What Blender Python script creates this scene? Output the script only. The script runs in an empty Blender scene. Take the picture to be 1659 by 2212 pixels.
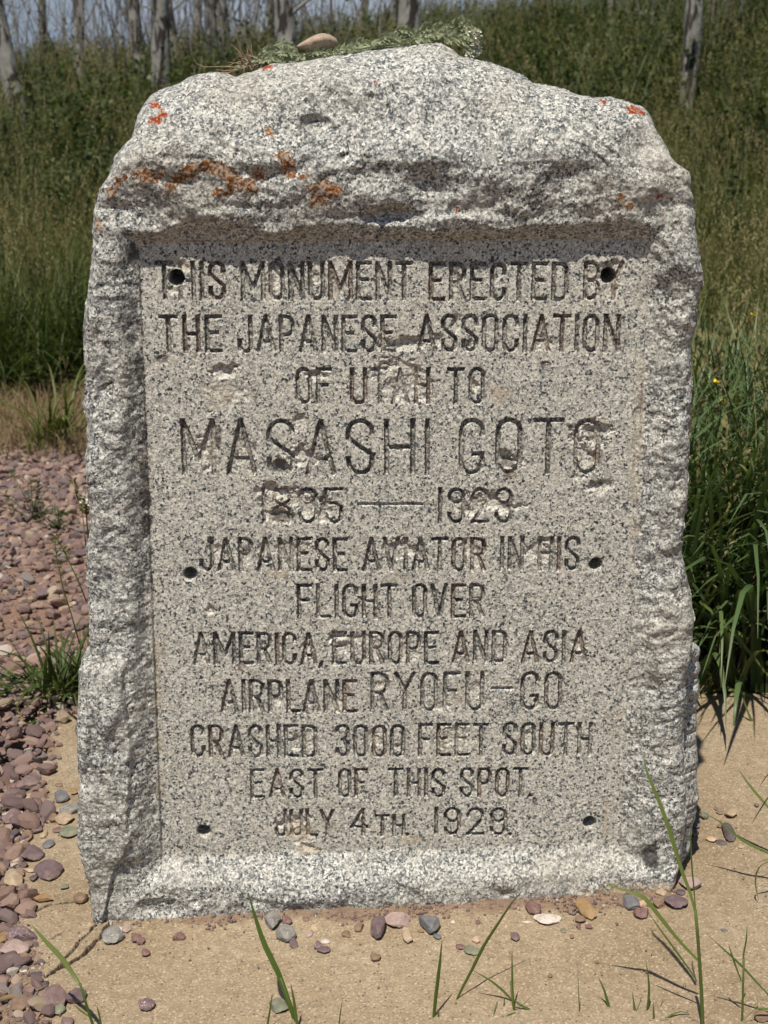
import bpy, bmesh, math, random
import numpy as np
from mathutils import Vector, Matrix

R = math.radians
PI = math.pi
rng = np.random.default_rng(11)
random.seed(11)
sc = bpy.context.scene
col = sc.collection

# ------------------------------------------------------------------ camera
CAM_H = 1.317
PITCH = math.atan(0.289)
FPX, CX, CY = 3200.0, 829.5, 1106.0
cam_d = bpy.data.cameras.new('camera')
cam = bpy.data.objects.new('camera', cam_d)
col.objects.link(cam)
cam.location = (0, 0, CAM_H)
cam.rotation_euler = (PI / 2 - PITCH, 0, 0)
cam_d.sensor_fit = 'VERTICAL'
cam_d.sensor_height = 24.0
cam_d.sensor_width = 18.0
cam_d.lens = 24.0 * FPX / 2212.0
cam_d.clip_start = 0.05
cam_d.clip_end = 3000
cam_d.dof.use_dof = True
cam_d.dof.focus_distance = 2.22
cam_d.dof.aperture_fstop = 7.0
sc.camera = cam

# ------------------------------------------------------------------ light
SUN = Vector((-0.34, -1.0, 2.15)).normalized()
SUN_EL = math.asin(SUN.z)
SUN_AZ = math.atan2(SUN.x, SUN.y)
world = bpy.data.worlds.new('World')
sc.world = world
world.use_nodes = True
wn = world.node_tree
sky = wn.nodes.new('ShaderNodeTexSky')
sky.sky_type = 'NISHITA'
sky.sun_disc = False
sky.sun_elevation = SUN_EL
sky.sun_rotation = SUN_AZ
sky.altitude = 1900
sky.air_density = 1.0
sky.dust_density = 1.6
wn.links.new(sky.outputs[0], wn.nodes['Background'].inputs[0])
wn.nodes['Background'].inputs[1].default_value = 0.075
sun_d = bpy.data.lights.new('sun', 'SUN')
sun_d.energy = 4.9
sun_d.angle = R(0.6)
sun_d.color = (1.0, 0.94, 0.84)
sun = bpy.data.objects.new('sun', sun_d)
col.objects.link(sun)
sun.location = (-5, -6, 15)
sun.rotation_euler = SUN.to_track_quat('Z', 'Y').to_euler()
sc.view_settings.view_transform = 'Standard'
sc.view_settings.look = 'None'
sc.view_settings.gamma = 1.0
sc.view_settings.use_curve_mapping = False
sc.view_settings.exposure = 0.24
sc.cycles.max_bounces = 6
sc.cycles.transparent_max_bounces = 6

# ------------------------------------------------------------------ maths helpers
CP, SP = math.cos(PITCH), math.sin(PITCH)


def ray(dx, dy):
    a = (dx - CX) / FPX
    b = -(dy - CY) / FPX
    return np.array([a, CP + b * SP, -SP + b * CP])


def ground(dx, dy, z=0.0):
    r = ray(dx, dy)
    t = (z - CAM_H) / r[2]
    return Vector((r[0] * t, r[1] * t, z))


def at_y(dx, dy, y):
    r = ray(dx, dy)
    t = y / r[1]
    return Vector((r[0] * t, y, CAM_H + r[2] * t))


YAW = R(2.7)
SO = np.array([0.0, 2.2, 0.0])
EX = np.array([math.cos(YAW), math.sin(YAW), 0.0])
EY = np.array([-math.sin(YAW), math.cos(YAW), 0.0])


def loc(dx, dy, yl=0.0):
    """pixel -> stone local (x, z) on local plane y = yl"""
    r = ray(dx, dy)
    c = np.array([0, 0, CAM_H])
    t = (yl - np.dot(c - SO, EY)) / np.dot(r, EY)
    p = c + r * t - SO
    return float(np.dot(p, EX)), float(p[2])


def l2w(x, y, z):
    p = SO + EX * x + EY * y + np.array([0, 0, z])
    return Vector(p)


_perm = rng.permutation(256).astype(np.int32)
_perm = np.concatenate([_perm, _perm, _perm])
_g = rng.normal(size=(256, 3))
_g /= np.linalg.norm(_g, axis=1)[:, None]
_g = _g.astype(np.float32)


def noise(x, y, z, f=1.0, seed=0.0):
    """perlin, about -0.7..0.7 scaled to about -1..1"""
    x = np.asarray(x, np.float32) * f + np.float32(seed * 7.13)
    y = np.asarray(y, np.float32) * f + np.float32(seed * 3.71)
    z = np.asarray(z, np.float32) * f + np.float32(seed * 5.37)
    x, y, z = np.broadcast_arrays(x, y, z)
    xi = np.floor(x).astype(np.int32); yi = np.floor(y).astype(np.int32); zi = np.floor(z).astype(np.int32)
    xf = x - xi; yf = y - yi; zf = z - zi
    xi &= 255; yi &= 255; zi &= 255
    u = xf * xf * xf * (xf * (xf * 6 - 15) + 10)
    v = yf * yf * yf * (yf * (yf * 6 - 15) + 10)
    w = zf * zf * zf * (zf * (zf * 6 - 15) + 10)

    def gr(a, b, c):
        h = _perm[_perm[_perm[(xi + a) & 255] + ((yi + b) & 255)] + ((zi + c) & 255)]
        g = _g[h]
        return g[..., 0] * (xf - a) + g[..., 1] * (yf - b) + g[..., 2] * (zf - c)
    x00 = gr(0, 0, 0) * (1 - u) + gr(1, 0, 0) * u
    x10 = gr(0, 1, 0) * (1 - u) + gr(1, 1, 0) * u
    x01 = gr(0, 0, 1) * (1 - u) + gr(1, 0, 1) * u
    x11 = gr(0, 1, 1) * (1 - u) + gr(1, 1, 1) * u
    return ((x00 * (1 - v) + x10 * v) * (1 - w) + (x01 * (1 - v) + x11 * v) * w) * 1.5


def sst(t):
    t = np.clip(t, 0, 1)
    return t * t * (3 - 2 * t)


def lerp(a, b, t):
    return a + (b - a) * t


def terrain(x, y):
    """height of the natural ground"""
    x = np.asarray(x, float); y = np.asarray(y, float)
    s = 0.060 + 0.062 * sst((x + 5.5) / 11.0)
    yy = np.clip(y - 7.0, 0, 18)
    z = s * yy + 0.02 * np.clip(y - 25, 0, 40)
    z = z + 0.03 * noise(x, y, 0, 0.35, 2) * sst((y - 4) / 4)
    inpad = sst((x + 0.82) / 0.1) * sst((1.02 - x) / 0.1) * sst((y - 1.66) / 0.08) * sst((3.05 - y) / 0.08)
    return z - 0.022 - 0.06 * inpad


def slab_z(x):
    return 0.030 * np.clip((np.asarray(x, float) + 0.45) / 0.9, -0.4, 1.3)


# ------------------------------------------------------------------ object helpers
def mesh_np(name, co, faces, smooth=True):
    """faces: (n,k) int array"""
    me = bpy.data.meshes.new(name)
    co = np.asarray(co, np.float32).reshape(-1, 3)
    faces = np.asarray(faces, np.int32)
    n, k = faces.shape
    me.vertices.add(len(co)); me.vertices.foreach_set('co', co.ravel())
    me.loops.add(n * k); me.loops.foreach_set('vertex_index', faces.ravel())
    me.polygons.add(n)
    me.polygons.foreach_set('loop_start', np.arange(0, n * k, k, dtype=np.int32))
    me.polygons.foreach_set('loop_total', np.full(n, k, dtype=np.int32))
    me.update(calc_edges=True)
    me.polygons.foreach_set('use_smooth', np.full(n, smooth, dtype=bool))
    me.validate()
    return me


def attr(me, name, vals):
    a = me.attributes.new(name, 'FLOAT', 'POINT')
    a.data.foreach_set('value', np.asarray(vals, np.float32))


def obj(name, me, mat=None, parent=None, **props):
    o = bpy.data.objects.new(name, me)
    col.objects.link(o)
    if mat is not None and me is not None and not me.materials:
        me.materials.append(mat)
    if parent is not None:
        o.parent = parent
    for k, v in props.items():
        o[k] = v
    return o


def thing(name, label, cat, location=(0, 0, 0), rz=0.0, group=None):
    o = bpy.data.objects.new(name, None)
    o.empty_display_size = 0.05
    col.objects.link(o)
    o.location = location
    o.rotation_euler = (0, 0, rz)
    o['label'] = label; o['category'] = cat
    if group:
        o['group'] = group
    return o


def tag(o, label, cat, group=None):
    o['label'] = label; o['category'] = cat
    if group:
        o['group'] = group
    return o


class MB:
    def __init__(self):
        self.v = []; self.f = []

    def add(self, vs, fs):
        b = len(self.v)
        self.v.extend([tuple(p) for p in vs])
        self.f.extend([tuple(b + i for i in f) for f in fs])

    def mesh(self, name, smooth=True, mat=None):
        me = bpy.data.meshes.new(name)
        me.from_pydata(self.v, [], self.f)
        if smooth:
            me.polygons.foreach_set('use_smooth', [True] * len(me.polygons))
        if mat:
            me.materials.append(mat)
        me.update()
        return me

    def ribbon(self, pts, ws, side=None, fold=0.25):
        """leaf blade: three verts per ring with a slight V fold"""
        pts = [Vector(p) for p in pts]
        n = len(pts); vs = []; fs = []
        for i, p in enumerate(pts):
            t = (pts[min(i + 1, n - 1)] - pts[max(i - 1, 0)])
            if t.length < 1e-7:
                t = Vector((0, 0, 1))
            t.normalize()
            s = Vector(side) if side is not None else Vector((1, 0, 0))
            s = (s - t * s.dot(t))
            if s.length < 1e-4:
                s = t.orthogonal()
            s.normalize()
            nn = s.cross(t)
            w = ws[i] * 0.5
            vs += [p - s * w + nn * w * fold, p, p + s * w + nn * w * fold]
        for i in range(n - 1):
            a = i * 3
            fs += [(a, a + 1, a + 4, a + 3), (a + 1, a + 2, a + 5, a + 4)]
        self.add(vs, fs)

    def tube(self, pts, rs, seg=6, cap=True, wob=None):
        pts = [Vector(p) for p in pts]
        n = len(pts); vs = []; fs = []
        ref = Vector((0, 1, 0.01)).normalized()
        for i, p in enumerate(pts):
            t = (pts[min(i + 1, n - 1)] - pts[max(i - 1, 0)]).normalized()
            a = t.cross(ref)
            if a.length < 0.2:
                a = t.cross(Vector((1, 0, 0)))
            a.normalize(); b = t.cross(a)
            for k in range(seg):
                ang = 2 * PI * k / seg
                r = rs[i] * (wob(i, k) if wob else 1.0)
                vs.append(p + (a * math.cos(ang) + b * math.sin(ang)) * r)
        for i in range(n - 1):
            for k in range(seg):
                k2 = (k + 1) % seg
                fs.append((i * seg + k, i * seg + k2, (i + 1) * seg + k2, (i + 1) * seg + k))
        if cap:
            fs.append(tuple(range(seg))[::-1])
            fs.append(tuple((n - 1) * seg + k for k in range(seg)))
        self.add(vs, fs)

    def leaf(self, base, d, up, L, W, bend=0.15):
        """pointed oval leaf, 6 verts"""
        base = Vector(base); d = Vector(d).normalized(); up = Vector(up)
        s = d.cross(up)
        if s.length < 1e-3:
            s = d.orthogonal()
        s.normalize(); u = s.cross(d)
        p = [base, base + d * L * .35 - s * W * .5 + u * L * .06, base + d * L * .35 + s * W * .5 + u * L * .06,
             base + d * L * .7 - s * W * .38, base + d * L * .7 + s * W * .38, base + d * L - u * L * bend]
        self.add(p, [(0, 2, 1), (1, 2, 4, 3), (3, 4, 5)])


# ------------------------------------------------------------------ materials
class NT:
    def __init__(self, name):
        self.m = bpy.data.materials.new(name)
        self.m.use_nodes = True
        self.t = self.m.node_tree
        self.b = self.t.nodes['Principled BSDF']
        self.out = self.t.nodes['Material Output']

    def n(self, typ, **kw):
        nd = self.t.nodes.new('ShaderNode' + typ)
        for k, v in kw.items():
            setattr(nd, k, v)
        return nd

    def l(self, a, b):
        self.t.links.new(a, b)

    def coord(self, kind='Object'):
        return self.n('TexCoord').outputs[kind]

    def noise(self, vec, scale, detail=3, rough=0.55, dist=0.0):
        nd = self.n('TexNoise')
        self.l(vec, nd.inputs['Vector'])
        nd.inputs['Scale'].default_value = scale
        nd.inputs['Detail'].default_value = detail
        nd.inputs['Roughness'].default_value = rough
        nd.inputs['Distortion'].default_value = dist
        return nd.outputs['Fac']

    def vor(self, vec, scale, feature='F1', rnd=1.0):
        nd = self.n('TexVoronoi', feature=feature)
        self.l(vec, nd.inputs['Vector'])
        nd.inputs['Scale'].default_value = scale
        nd.inputs['Randomness'].default_value = rnd
        return nd

    def ramp(self, fac, stops, interp='LINEAR'):
        nd = self.n('ValToRGB')
        nd.color_ramp.interpolation = interp
        cr = nd.color_ramp
        while len(cr.elements) < len(stops):
            cr.elements.new(0.5)
        for e, (p, c) in zip(cr.elements, stops):
            e.position = p
            e.color = (*c, 1) if len(c) == 3 else c
        self.l(fac, nd.inputs[0])
        return nd.outputs[0]

    def mix(self, fac, a, b, mode='MIX'):
        nd = self.n('MixRGB', blend_type=mode)
        for s, v in ((0, fac), (1, a), (2, b)):
            if isinstance(v, (int, float)):
                nd.inputs[s].default_value = v
            elif isinstance(v, tuple):
                nd.inputs[s].default_value = (*v, 1)
            else:
                self.l(v, nd.inputs[s])
        return nd.outputs[0]

    def math(self, op, a, b=0.5, c=None, clamp=False):
        nd = self.n('Math', operation=op, use_clamp=clamp)
        for s, v in ((0, a), (1, b), (2, c)):
            if v is None:
                continue
            if isinstance(v, (int, float)):
                nd.inputs[s].default_value = v
            else:
                self.l(v, nd.inputs[s])
        return nd.outputs[0]

    def attr(self, name):
        return self.n('Attribute', attribute_name=name).outputs['Fac']

    def step(self, v, lo, hi):
        nd = self.n('MapRange', interpolation_type='SMOOTHSTEP')
        self.l(v, nd.inputs[0])
        nd.inputs[1].default_value = lo; nd.inputs[2].default_value = hi
        return nd.outputs[0]

    def bump(self, h, strength=0.5, dist=0.001, prev=None):
        nd = self.n('Bump')
        nd.inputs['Strength'].default_value = strength
        nd.inputs['Distance'].default_value = dist
        self.l(h, nd.inputs['Height'])
        if prev is not None:
            self.l(prev, nd.inputs['Normal'])
        return nd.outputs[0]

    def done(self, colour, rough=0.8, normal=None, spec=0.3, trans=0.0, tcol=None):
        if isinstance(colour, tuple):
            self.b.inputs['Base Color'].default_value = (*colour, 1)
        else:
            self.l(colour, self.b.inputs['Base Color'])
        if isinstance(rough, (int, float)):
            self.b.inputs['Roughness'].default_value = rough
        else:
            self.l(rough, self.b.inputs['Roughness'])
        self.b.inputs['Specular IOR Level'].default_value = spec
        if normal is not None:
            self.l(normal, self.b.inputs['Normal'])
        if trans > 0:
            tr = self.n('BsdfTranslucent')
            c = tcol if tcol is not None else colour
            if isinstance(c, tuple):
                tr.inputs[0].default_value = (*c, 1)
            else:
                self.l(c, tr.inputs[0])
            mx = self.n('MixShader')
            mx.inputs[0].default_value = trans
            self.l(self.b.outputs[0], mx.inputs[1]); self.l(tr.outputs[0], mx.inputs[2])
            self.l(mx.outputs[0], self.out.inputs[0])
        return self.m


def granite():
    N = NT('granite')
    P = N.coord()
    rough = N.attr('rough')
    # warped coordinates for ragged grains
    wn_ = N.n('TexNoise'); N.l(P, wn_.inputs['Vector']); wn_.inputs['Scale'].default_value = 420; wn_.inputs['Detail'].default_value = 2
    sub = N.n('VectorMath', operation='SUBTRACT'); N.l(wn_.outputs['Color'], sub.inputs[0]); sub.inputs[1].default_value = (.5, .5, .5)
    scl = N.n('VectorMath', operation='SCALE'); N.l(sub.outputs[0], scl.inputs[0]); scl.inputs['Scale'].default_value = 0.0036
    add = N.n('VectorMath', operation='ADD'); N.l(P, add.inputs[0]); N.l(scl.outputs[0], add.inputs[1])
    W = add.outputs[0]
    v1 = N.vor(W, 275)
    sep = N.n('SeparateColor'); N.l(v1.outputs['Color'], sep.inputs[0])
    r1, g1, b1 = sep.outputs[0], sep.outputs[1], sep.outputs[2]
    # base mineral: feldspar / quartz
    felds = N.ramp(g1, [(0, (.225, .22, .195)), (.35, (.355, .34, .292)), (.7, (.47, .445, .38)), (1, (.61, .58, .50))])
    feldr = N.ramp(g1, [(0, (.13, .137, .135)), (.3, (.27, .268, .250)), (.6, (.46, .448, .405)), (1, (.72, .69, .62))])
    base = N.mix(rough, felds, feldr)
    # large cloudy variation
    big = N.noise(P, 9, 3)
    base = N.mix(N.math('MULTIPLY', N.step(big, .35, .75), .35), base, (.46, .42, .34))
    # dark mica grains, clumped
    clump = N.noise(P, 60, 3, .6)
    thr = N.math('ADD', N.math('MULTIPLY', N.step(clump, .3, .72), .23), N.math('MULTIPLY_ADD', rough, .105, .055))
    dark = N.math('LESS_THAN', r1, thr)
    dk = N.ramp(b1, [(0, (.018, .022, .026)), (.6, (.06, .07, .075)), (1, (.14, .15, .15))])
    c = N.mix(dark, base, dk)
    # second finer set
    v2 = N.vor(W, 560)
    sep2 = N.n('SeparateColor'); N.l(v2.outputs['Color'], sep2.inputs[0])
    d2 = N.math('LESS_THAN', sep2.outputs[0], N.math('MULTIPLY_ADD', rough, .06, .13))
    c = N.mix(N.math('MULTIPLY', d2, .85), c, (.09, .10, .10))
    w2 = N.math('GREATER_THAN', sep2.outputs[1], .86)
    c = N.mix(N.math('MULTIPLY', w2, .6), c, (.72, .70, .64))
    # fresh pale bruise on broken rock
    pale = N.step(N.noise(P, 16, 4, .6), .55, .75)
    c = N.mix(N.math('MULTIPLY', N.math('MULTIPLY', pale, rough), .32), c, (.60, .57, .51))
    blue = N.step(N.noise(P, 5.5, 3), .45, .7)
    c = N.mix(N.math('MULTIPLY', N.math('MULTIPLY', blue, rough), .30), c, (.40, .36, .27))
    mot = N.step(N.noise(P, 34, 5, .75), .40, .66)
    c = N.mix(N.math('MULTIPLY', N.math('MULTIPLY', mot, rough), .34), c, (.20, .198, .18))
    # stains, dark patches, and shade painted into the letter grooves
    fine = N.noise(P, 190, 4, .7)
    for a_, colr, st in (('tan', (.40, .32, .22), .55), ('rust', (.15, .088, .052), .8), ('dark', (.040, .035, .034), .9), ('mud', (.30, .21, .12), .9)):
        at = N.attr(a_)
        m = N.step(N.math('ADD', at, N.math('MULTIPLY_ADD', fine, 2.2, -1.15)), .15, .75)
        m = N.math('MULTIPLY', m, N.step(at, .02, .2))
        c = N.mix(N.math('MULTIPLY', m, st), c, colr)
    at = N.attr('chip')
    c = N.mix(N.math('MULTIPLY', at, .18), c, (.56, .50, .40))
    h = N.math('ADD', N.math('MULTIPLY', v1.outputs['Distance'], .7), N.noise(P, 500, 3, .7))
    nb = N.bump(h, .45, .0012)
    h2 = N.noise(P, 130, 5, .7)
    nd = N.n('Bump'); N.l(h2, nd.inputs['Height']); nd.inputs['Distance'].default_value = .004
    N.l(N.math('MULTIPLY_ADD', rough, .40, .15), nd.inputs['Strength']); N.l(nb, nd.inputs['Normal'])
    rr = N.ramp(g1, [(0, (.45,) * 3), (1, (.85,) * 3)])
    return N.done(c, rr, nd.outputs[0], .35)


def lichen_mat():
    N = NT('lichen_orange')
    P = N.coord()
    n1 = N.noise(P, 260, 4, .7)
    c = N.ramp(n1, [(.25, (.055, .025, .012)), (.5, (.19, .075, .025)), (.75, (.30, .15, .065))])
    at = N.attr('lred')
    c = N.mix(at, c, N.ramp(n1, [(.3, (.14, .022, .008)), (.7, (.36, .065, .018))]))
    v = N.vor(P, 330)
    sep = N.n('SeparateColor'); N.l(v.outputs['Color'], sep.inputs[0])
    c = N.mix(N.math('MULTIPLY', N.math('LESS_THAN', sep.outputs[0], .45), .7), c, (.36, .32, .26))
    return N.done(c, .95, N.bump(n1, .8, .002), .1)


def simple(name, cols, scale, rough=.85, bump=.3, bd=.002, spec=.25, trans=0, rnd=None, detail=4, coord='Object', tmul=None):
    """colour from noise ramp, optional per-object random tint"""
    N = NT(name)
    P = N.coord(coord)
    n1 = N.noise(P, scale, detail, .6)
    k = len(cols)
    c = N.ramp(n1, [(.28 + .44 * i / (k - 1), cc) for i, cc in enumerate(cols)])
    if rnd:
        oi = N.n('ObjectInfo').outputs['Random']
        kk = len(rnd)
        c = N.mix(.6, c, N.ramp(oi, [(i / (kk - 1), cc) for i, cc in enumerate(rnd)]))
    return N.done(c, rough, N.bump(n1, bump, bd) if bump else None, spec, trans, None)


def gravel_mat():
    N = NT('gravel_stone')
    P = N.coord()
    oi = N.n('ObjectInfo').outputs['Random']
    stops = [(0, (.15, .10, .095)), (.16, (.21, .14, .125)), (.32, (.26, .175, .15)), (.46, (.18, .13, .125)), (.56, (.30, .205, .16)),
             (.68, (.23, .15, .12)), (.78, (.33, .255, .18)), (.85, (.21, .18, .165)), (.92, (.40, .31, .24)), (.97, (.50, .43, .37))]
    c = N.ramp(oi, stops, 'CONSTANT')
    n1 = N.noise(P, 70, 5, .65)
    c = N.mix(.55, c, N.ramp(n1, [(.3, (.35, .33, .32)), (.7, (.95, .92, .9))]), 'MULTIPLY')
    c = N.mix(N.math('MULTIPLY', N.step(n1, .5, .8), .4), c, (.46, .37, .30))
    return N.done(c, .85, N.bump(N.noise(P, 220, 4, .7), .5, .0015), .25)


def pebble_mat(name, c1, speck=None):
    N = NT(name)
    P = N.coord()
    n1 = N.noise(P, 55, 5, .65)
    d = tuple(x * .62 for x in c1); l_ = tuple(min(1, x * 1.35) for x in c1)
    c = N.ramp(n1, [(.28, d), (.5, c1), (.75, l_)])
    if speck:
        v = N.noise(P, 320, 3, .7)
        c = N.mix(N.step(v, .56, .64), c, speck)
    dust = N.step(N.noise(P, 30, 3), .45, .8)
    c = N.mix(N.math('MULTIPLY', dust, .25), c, (.36, .28, .19))
    return N.done(c, .82, N.bump(N.noise(P, 240, 5, .7), .5, .0015), .3)


def concrete():
    N = NT('sandy_concrete')
    P = N.coord()
    big = N.noise(P, 3.2, 4)
    c = N.ramp(big, [(.3, (.27, .205, .130)), (.5, (.325, .252, .168)), (.72, (.36, .292, .205))])
    mid = N.noise(P, 55, 6, .75)
    c = N.mix(.75, c, N.ramp(mid, [(.3, (.58, .56, .52)), (.7, (1.1, 1.1, 1.1))]), 'MULTIPLY')
    fn2 = N.noise(P, 260, 4, .75)
    c = N.mix(.7, c, N.ramp(fn2, [(.3, (.60, .58, .55)), (.7, (1.2, 1.2, 1.2))]), 'MULTIPLY')
    v = N.vor(P, 210)
    sep = N.n('SeparateColor'); N.l(v.outputs['Color'], sep.inputs[0])
    near = N.math('LESS_THAN', v.outputs['Distance'], .42)
    c = N.mix(N.math('MULTIPLY', N.math('MULTIPLY', N.math('LESS_THAN', sep.outputs[0], .10), near), .75), c, (.10, .085, .07))
    c = N.mix(N.math('MULTIPLY', N.math('MULTIPLY', N.math('GREATER_THAN', sep.outputs[0], .955), near), .55), c, (.52, .45, .35))
    v3 = N.vor(P, 380)
    s3 = N.n('SeparateColor'); N.l(v3.outputs['Color'], s3.inputs[0])
    c = N.mix(N.math('MULTIPLY', N.math('LESS_THAN', s3.outputs[0], .14), .45), c, (.20, .15, .10))
    c = N.mix(N.math('MULTIPLY', N.math('GREATER_THAN', s3.outputs[1], .88), .4), c, (.50, .41, .29))
    fine = N.noise(P, 120, 4, .7)
    at = N.attr('soil')
    m = N.step(N.math('ADD', at, N.math('MULTIPLY_ADD', fine, 1.2, -.6)), .3, .7)
    c = N.mix(N.math('MULTIPLY', m, .85), c, N.ramp(fine, [(.3, (.12, .080, .055)), (.7, (.27, .185, .125))]))
    cr = N.attr('crack')
    c = N.mix(N.math('MULTIPLY', cr, .92), c, (.045, .030, .020))
    nb = N.bump(N.math('ADD', fine, v.outputs['Distance']), .35, .0012)
    return N.done(c, .92, N.bump(mid, .35, .003, nb), .15)


def soil():
    N = NT('earth')
    P = N.coord()
    n1 = N.noise(P, 6, 6, .7)
    c = N.ramp(n1, [(.3, (.11, .075, .045)), (.5, (.19, .13, .08)), (.75, (.27, .19, .12))])
    red = N.attr('gravelly')
    n2 = N.noise(P, 90, 4, .7)
    c = N.mix(red, c, N.ramp(n2, [(.3, (.15, .085, .06)), (.7, (.29, .19, .14))]))
    g = N.attr('green')
    c = N.mix(N.math('MULTIPLY', g, .8), c, N.ramp(n1, [(.3, (.025, .035, .012)), (.7, (.06, .07, .025))]))
    return N.done(c, .95, N.bump(n2, .7, .01), .1)


def bark():
    N = NT('aspen_bark')
    P = N.coord()
    n1 = N.noise(P, 7, 5, .65)
    c = N.ramp(n1, [(.3, (.14, .132, .118)), (.5, (.235, .225, .20)), (.7, (.33, .32, .285))])
    mp = N.n('Mapping'); N.l(P, mp.inputs[0]); mp.inputs['Scale'].default_value = (9, 9, 3.2)
    k = N.noise(mp.outputs[0], 1.3, 4, .65, .6)
    at = N.attr('knot')
    m = N.step(N.math('ADD', k, N.math('MULTIPLY', at, .42)), .56, .68)
    c = N.mix(m, c, (.035, .028, .025))
    lo = N.attr('burnt')
    c = N.mix(N.math('MULTIPLY', N.step(N.math('ADD', k, lo), .9, 1.1), .9), c, (.06, .035, .025))
    return N.done(c, .8, N.bump(n1, .6, .02), .2)


def leafmat(name, base, tip, rnd=None, trans=.3, rough=.5, scale=3.0):
    N = NT(name)
    P = N.coord()
    n1 = N.noise(P, scale, 3)
    c = N.ramp(n1, [(.3, base), (.7, tip)])
    if rnd:
        oi = N.n('ObjectInfo').outputs['Random']
        kk = len(rnd)
        c = N.mix(.65, c, N.ramp(oi, [(i / (kk - 1), cc) for i, cc in enumerate(rnd)]))
    tc = N.mix(1.0, c, (1.25, 1.3, .6), 'MULTIPLY')
    return N.done(c, rough, None, .3, trans, tc)


M = dict(
    granite=granite(), lichen=lichen_mat(), gravel=gravel_mat(), concrete=concrete(), soil=soil(), bark=bark(),
    grass=leafmat('meadow_green', (.066, .092, .017), (.110, .130, .028), [(.060, .092, .017), (.135, .145, .033), (.086, .110, .026), (.190, .175, .064)]),
    grass_dk=leafmat('meadow_deep_green', (.036, .060, .013), (.062, .088, .020), [(.034, .062, .013), (.064, .092, .022), (.092, .104, .028)]),
    broad=leafmat('broad_blade_green', (.058, .096, .028), (.098, .145, .052), [(.050, .092, .028), (.094, .140, .060), (.130, .148, .046)], .22, .42, 8),
    fore=leafmat('fresh_blade_green', (.075, .120, .022), (.115, .165, .038), [(.07, .115, .022), (.14, .165, .042)], .25, .45, 12),
    seed=leafmat('seed_head_tan', (.14, .13, .045), (.23, .20, .09), [(.13, .13, .04), (.26, .225, .10), (.19, .145, .075)], .25, .8),
    leafg=leafmat('shrub_green', (.038, .058, .015), (.072, .096, .026), [(.032, .055, .014), (.092, .105, .030), (.055, .078, .022)]),
    dry=leafmat('dry_grass_brown', (.16, .11, .055), (.26, .19, .10), [(.14, .09, .05), (.28, .21, .12), (.12, .10, .045)], .1, .9),
    twigs=simple('twig_grey_brown', [(.10, .085, .07), (.19, .17, .14)], 5, .9, .2),
    yellow=simple('petal_yellow', [(.75, .50, .01), (.85, .62, .02)], 30, .5, 0, trans=.2),
    white=simple('petal_white', [(.55, .54, .40), (.75, .74, .62)], 200, .7, .2),
    yarrow=leafmat('wilted_grey_green', (.23, .26, .15), (.38, .41, .26), None, .15, .8, 60),
    yroot=simple('root_brown', [(.15, .10, .06), (.30, .23, .15)], 80, .9, .4),
    hill=simple('haze_blue_hillside', [(.13, .165, .215), (.19, .225, .28)], .02, .95, 0),  # distance haze painted in as a blue-grey base colour
)

# ------------------------------------------------------------------ terrain
def grid_mesh(name, xs, ys, zf, attrs):
    X, Y = np.meshgrid(xs, ys)
    Z = zf(X, Y)
    co = np.stack([X, Y, Z], -1).reshape(-1, 3)
    nx, ny = len(xs), len(ys)
    i = np.arange(nx - 1)[None, :] + np.arange(ny - 1)[:, None] * nx
    f = np.stack([i, i + 1, i + 1 + nx, i + nx], -1).reshape(-1, 4)
    me = mesh_np(name, co, f)
    for k, fn in attrs.items():
        attr(me, k, fn(X, Y).ravel())
    return me


def gravel_zone(x, y):
    """1 where the purple gravel lies"""
    edge = 5.45 + 0.18 * noise(x, y, 0, 1.3, 4)
    right = 0.15 - 0.0 * y
    return (sst((edge - y) / .12) * sst((y - 0.6) / .1) * sst((right - x) / .2))


def meadow_zone(x, y):
    start = np.where(np.asarray(x) < 0.15, 6.55 + 0.25 * noise(x, y, 0, 1.1, 5), 3.06)
    return sst((y - start) / .25)


xs = np.concatenate([np.linspace(-90, -6, 30)[:-1], np.arange(-6, 6, .09), np.linspace(6, 90, 30)])
ys = np.concatenate([np.linspace(-20, .2, 10)[:-1], np.arange(.2, 9, .07), np.arange(9, 26, .5), np.linspace(26, 150, 25)])
me = grid_mesh('ground', xs, ys, terrain, dict(gravelly=gravel_zone, green=meadow_zone))
g = obj('ground', me, M['soil'], kind='structure')

# far hills
hx = np.linspace(-500, 500, 90); hy = np.linspace(150, 520, 24)
def hillz(X, Y):
    t = sst((Y - 150) / 300)
    return terrain(0, 100) - .6 + t * (42 + 9 * noise(X, Y, 0, .006, 3) + 3 * noise(X, Y, 0, .02, 6))
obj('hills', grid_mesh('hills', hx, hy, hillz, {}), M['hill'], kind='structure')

# ------------------------------------------------------------------ concrete slab
SX0, SX1, SY0, SY1 = -0.72, 0.98, 1.72, 3.02
cracks = [[(620, 995), (632, 1022), (600, 1050), (575, 1085), (505, 1140), (495, 1175), (440, 1225), (410, 1262), (385, 1300), (300, 1365)],
          [(730, 1005), (680, 1062), (655, 1110), (600, 1160), (540, 1225), (450, 1278), (385, 1308)],
          [(560, 868), (480, 872), (380, 885), (330, 890), (260, 920), (190, 945), (80, 958)],
          [(585, 740), (598, 830), (612, 930), (625, 990)],
          [(400, 1078), (360, 1090), (340, 1115)]]
cw = [.0016, .0034, .0016, .0022, .0012]
cr_pts = [[ground(px / 3, 1659 + py / 3, -.005) for px, py in c] for c in cracks]


def seg_dist(X, Y, a, b):
    ax, ay = a[0], a[1]; bx, by = b[0] - ax, b[1] - ay
    L = bx * bx + by * by + 1e-12
    t = np.clip(((X - ax) * bx + (Y - ay) * by) / L, 0, 1)
    return np.hypot(X - ax - t * bx, Y - ay - t * by)


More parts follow.
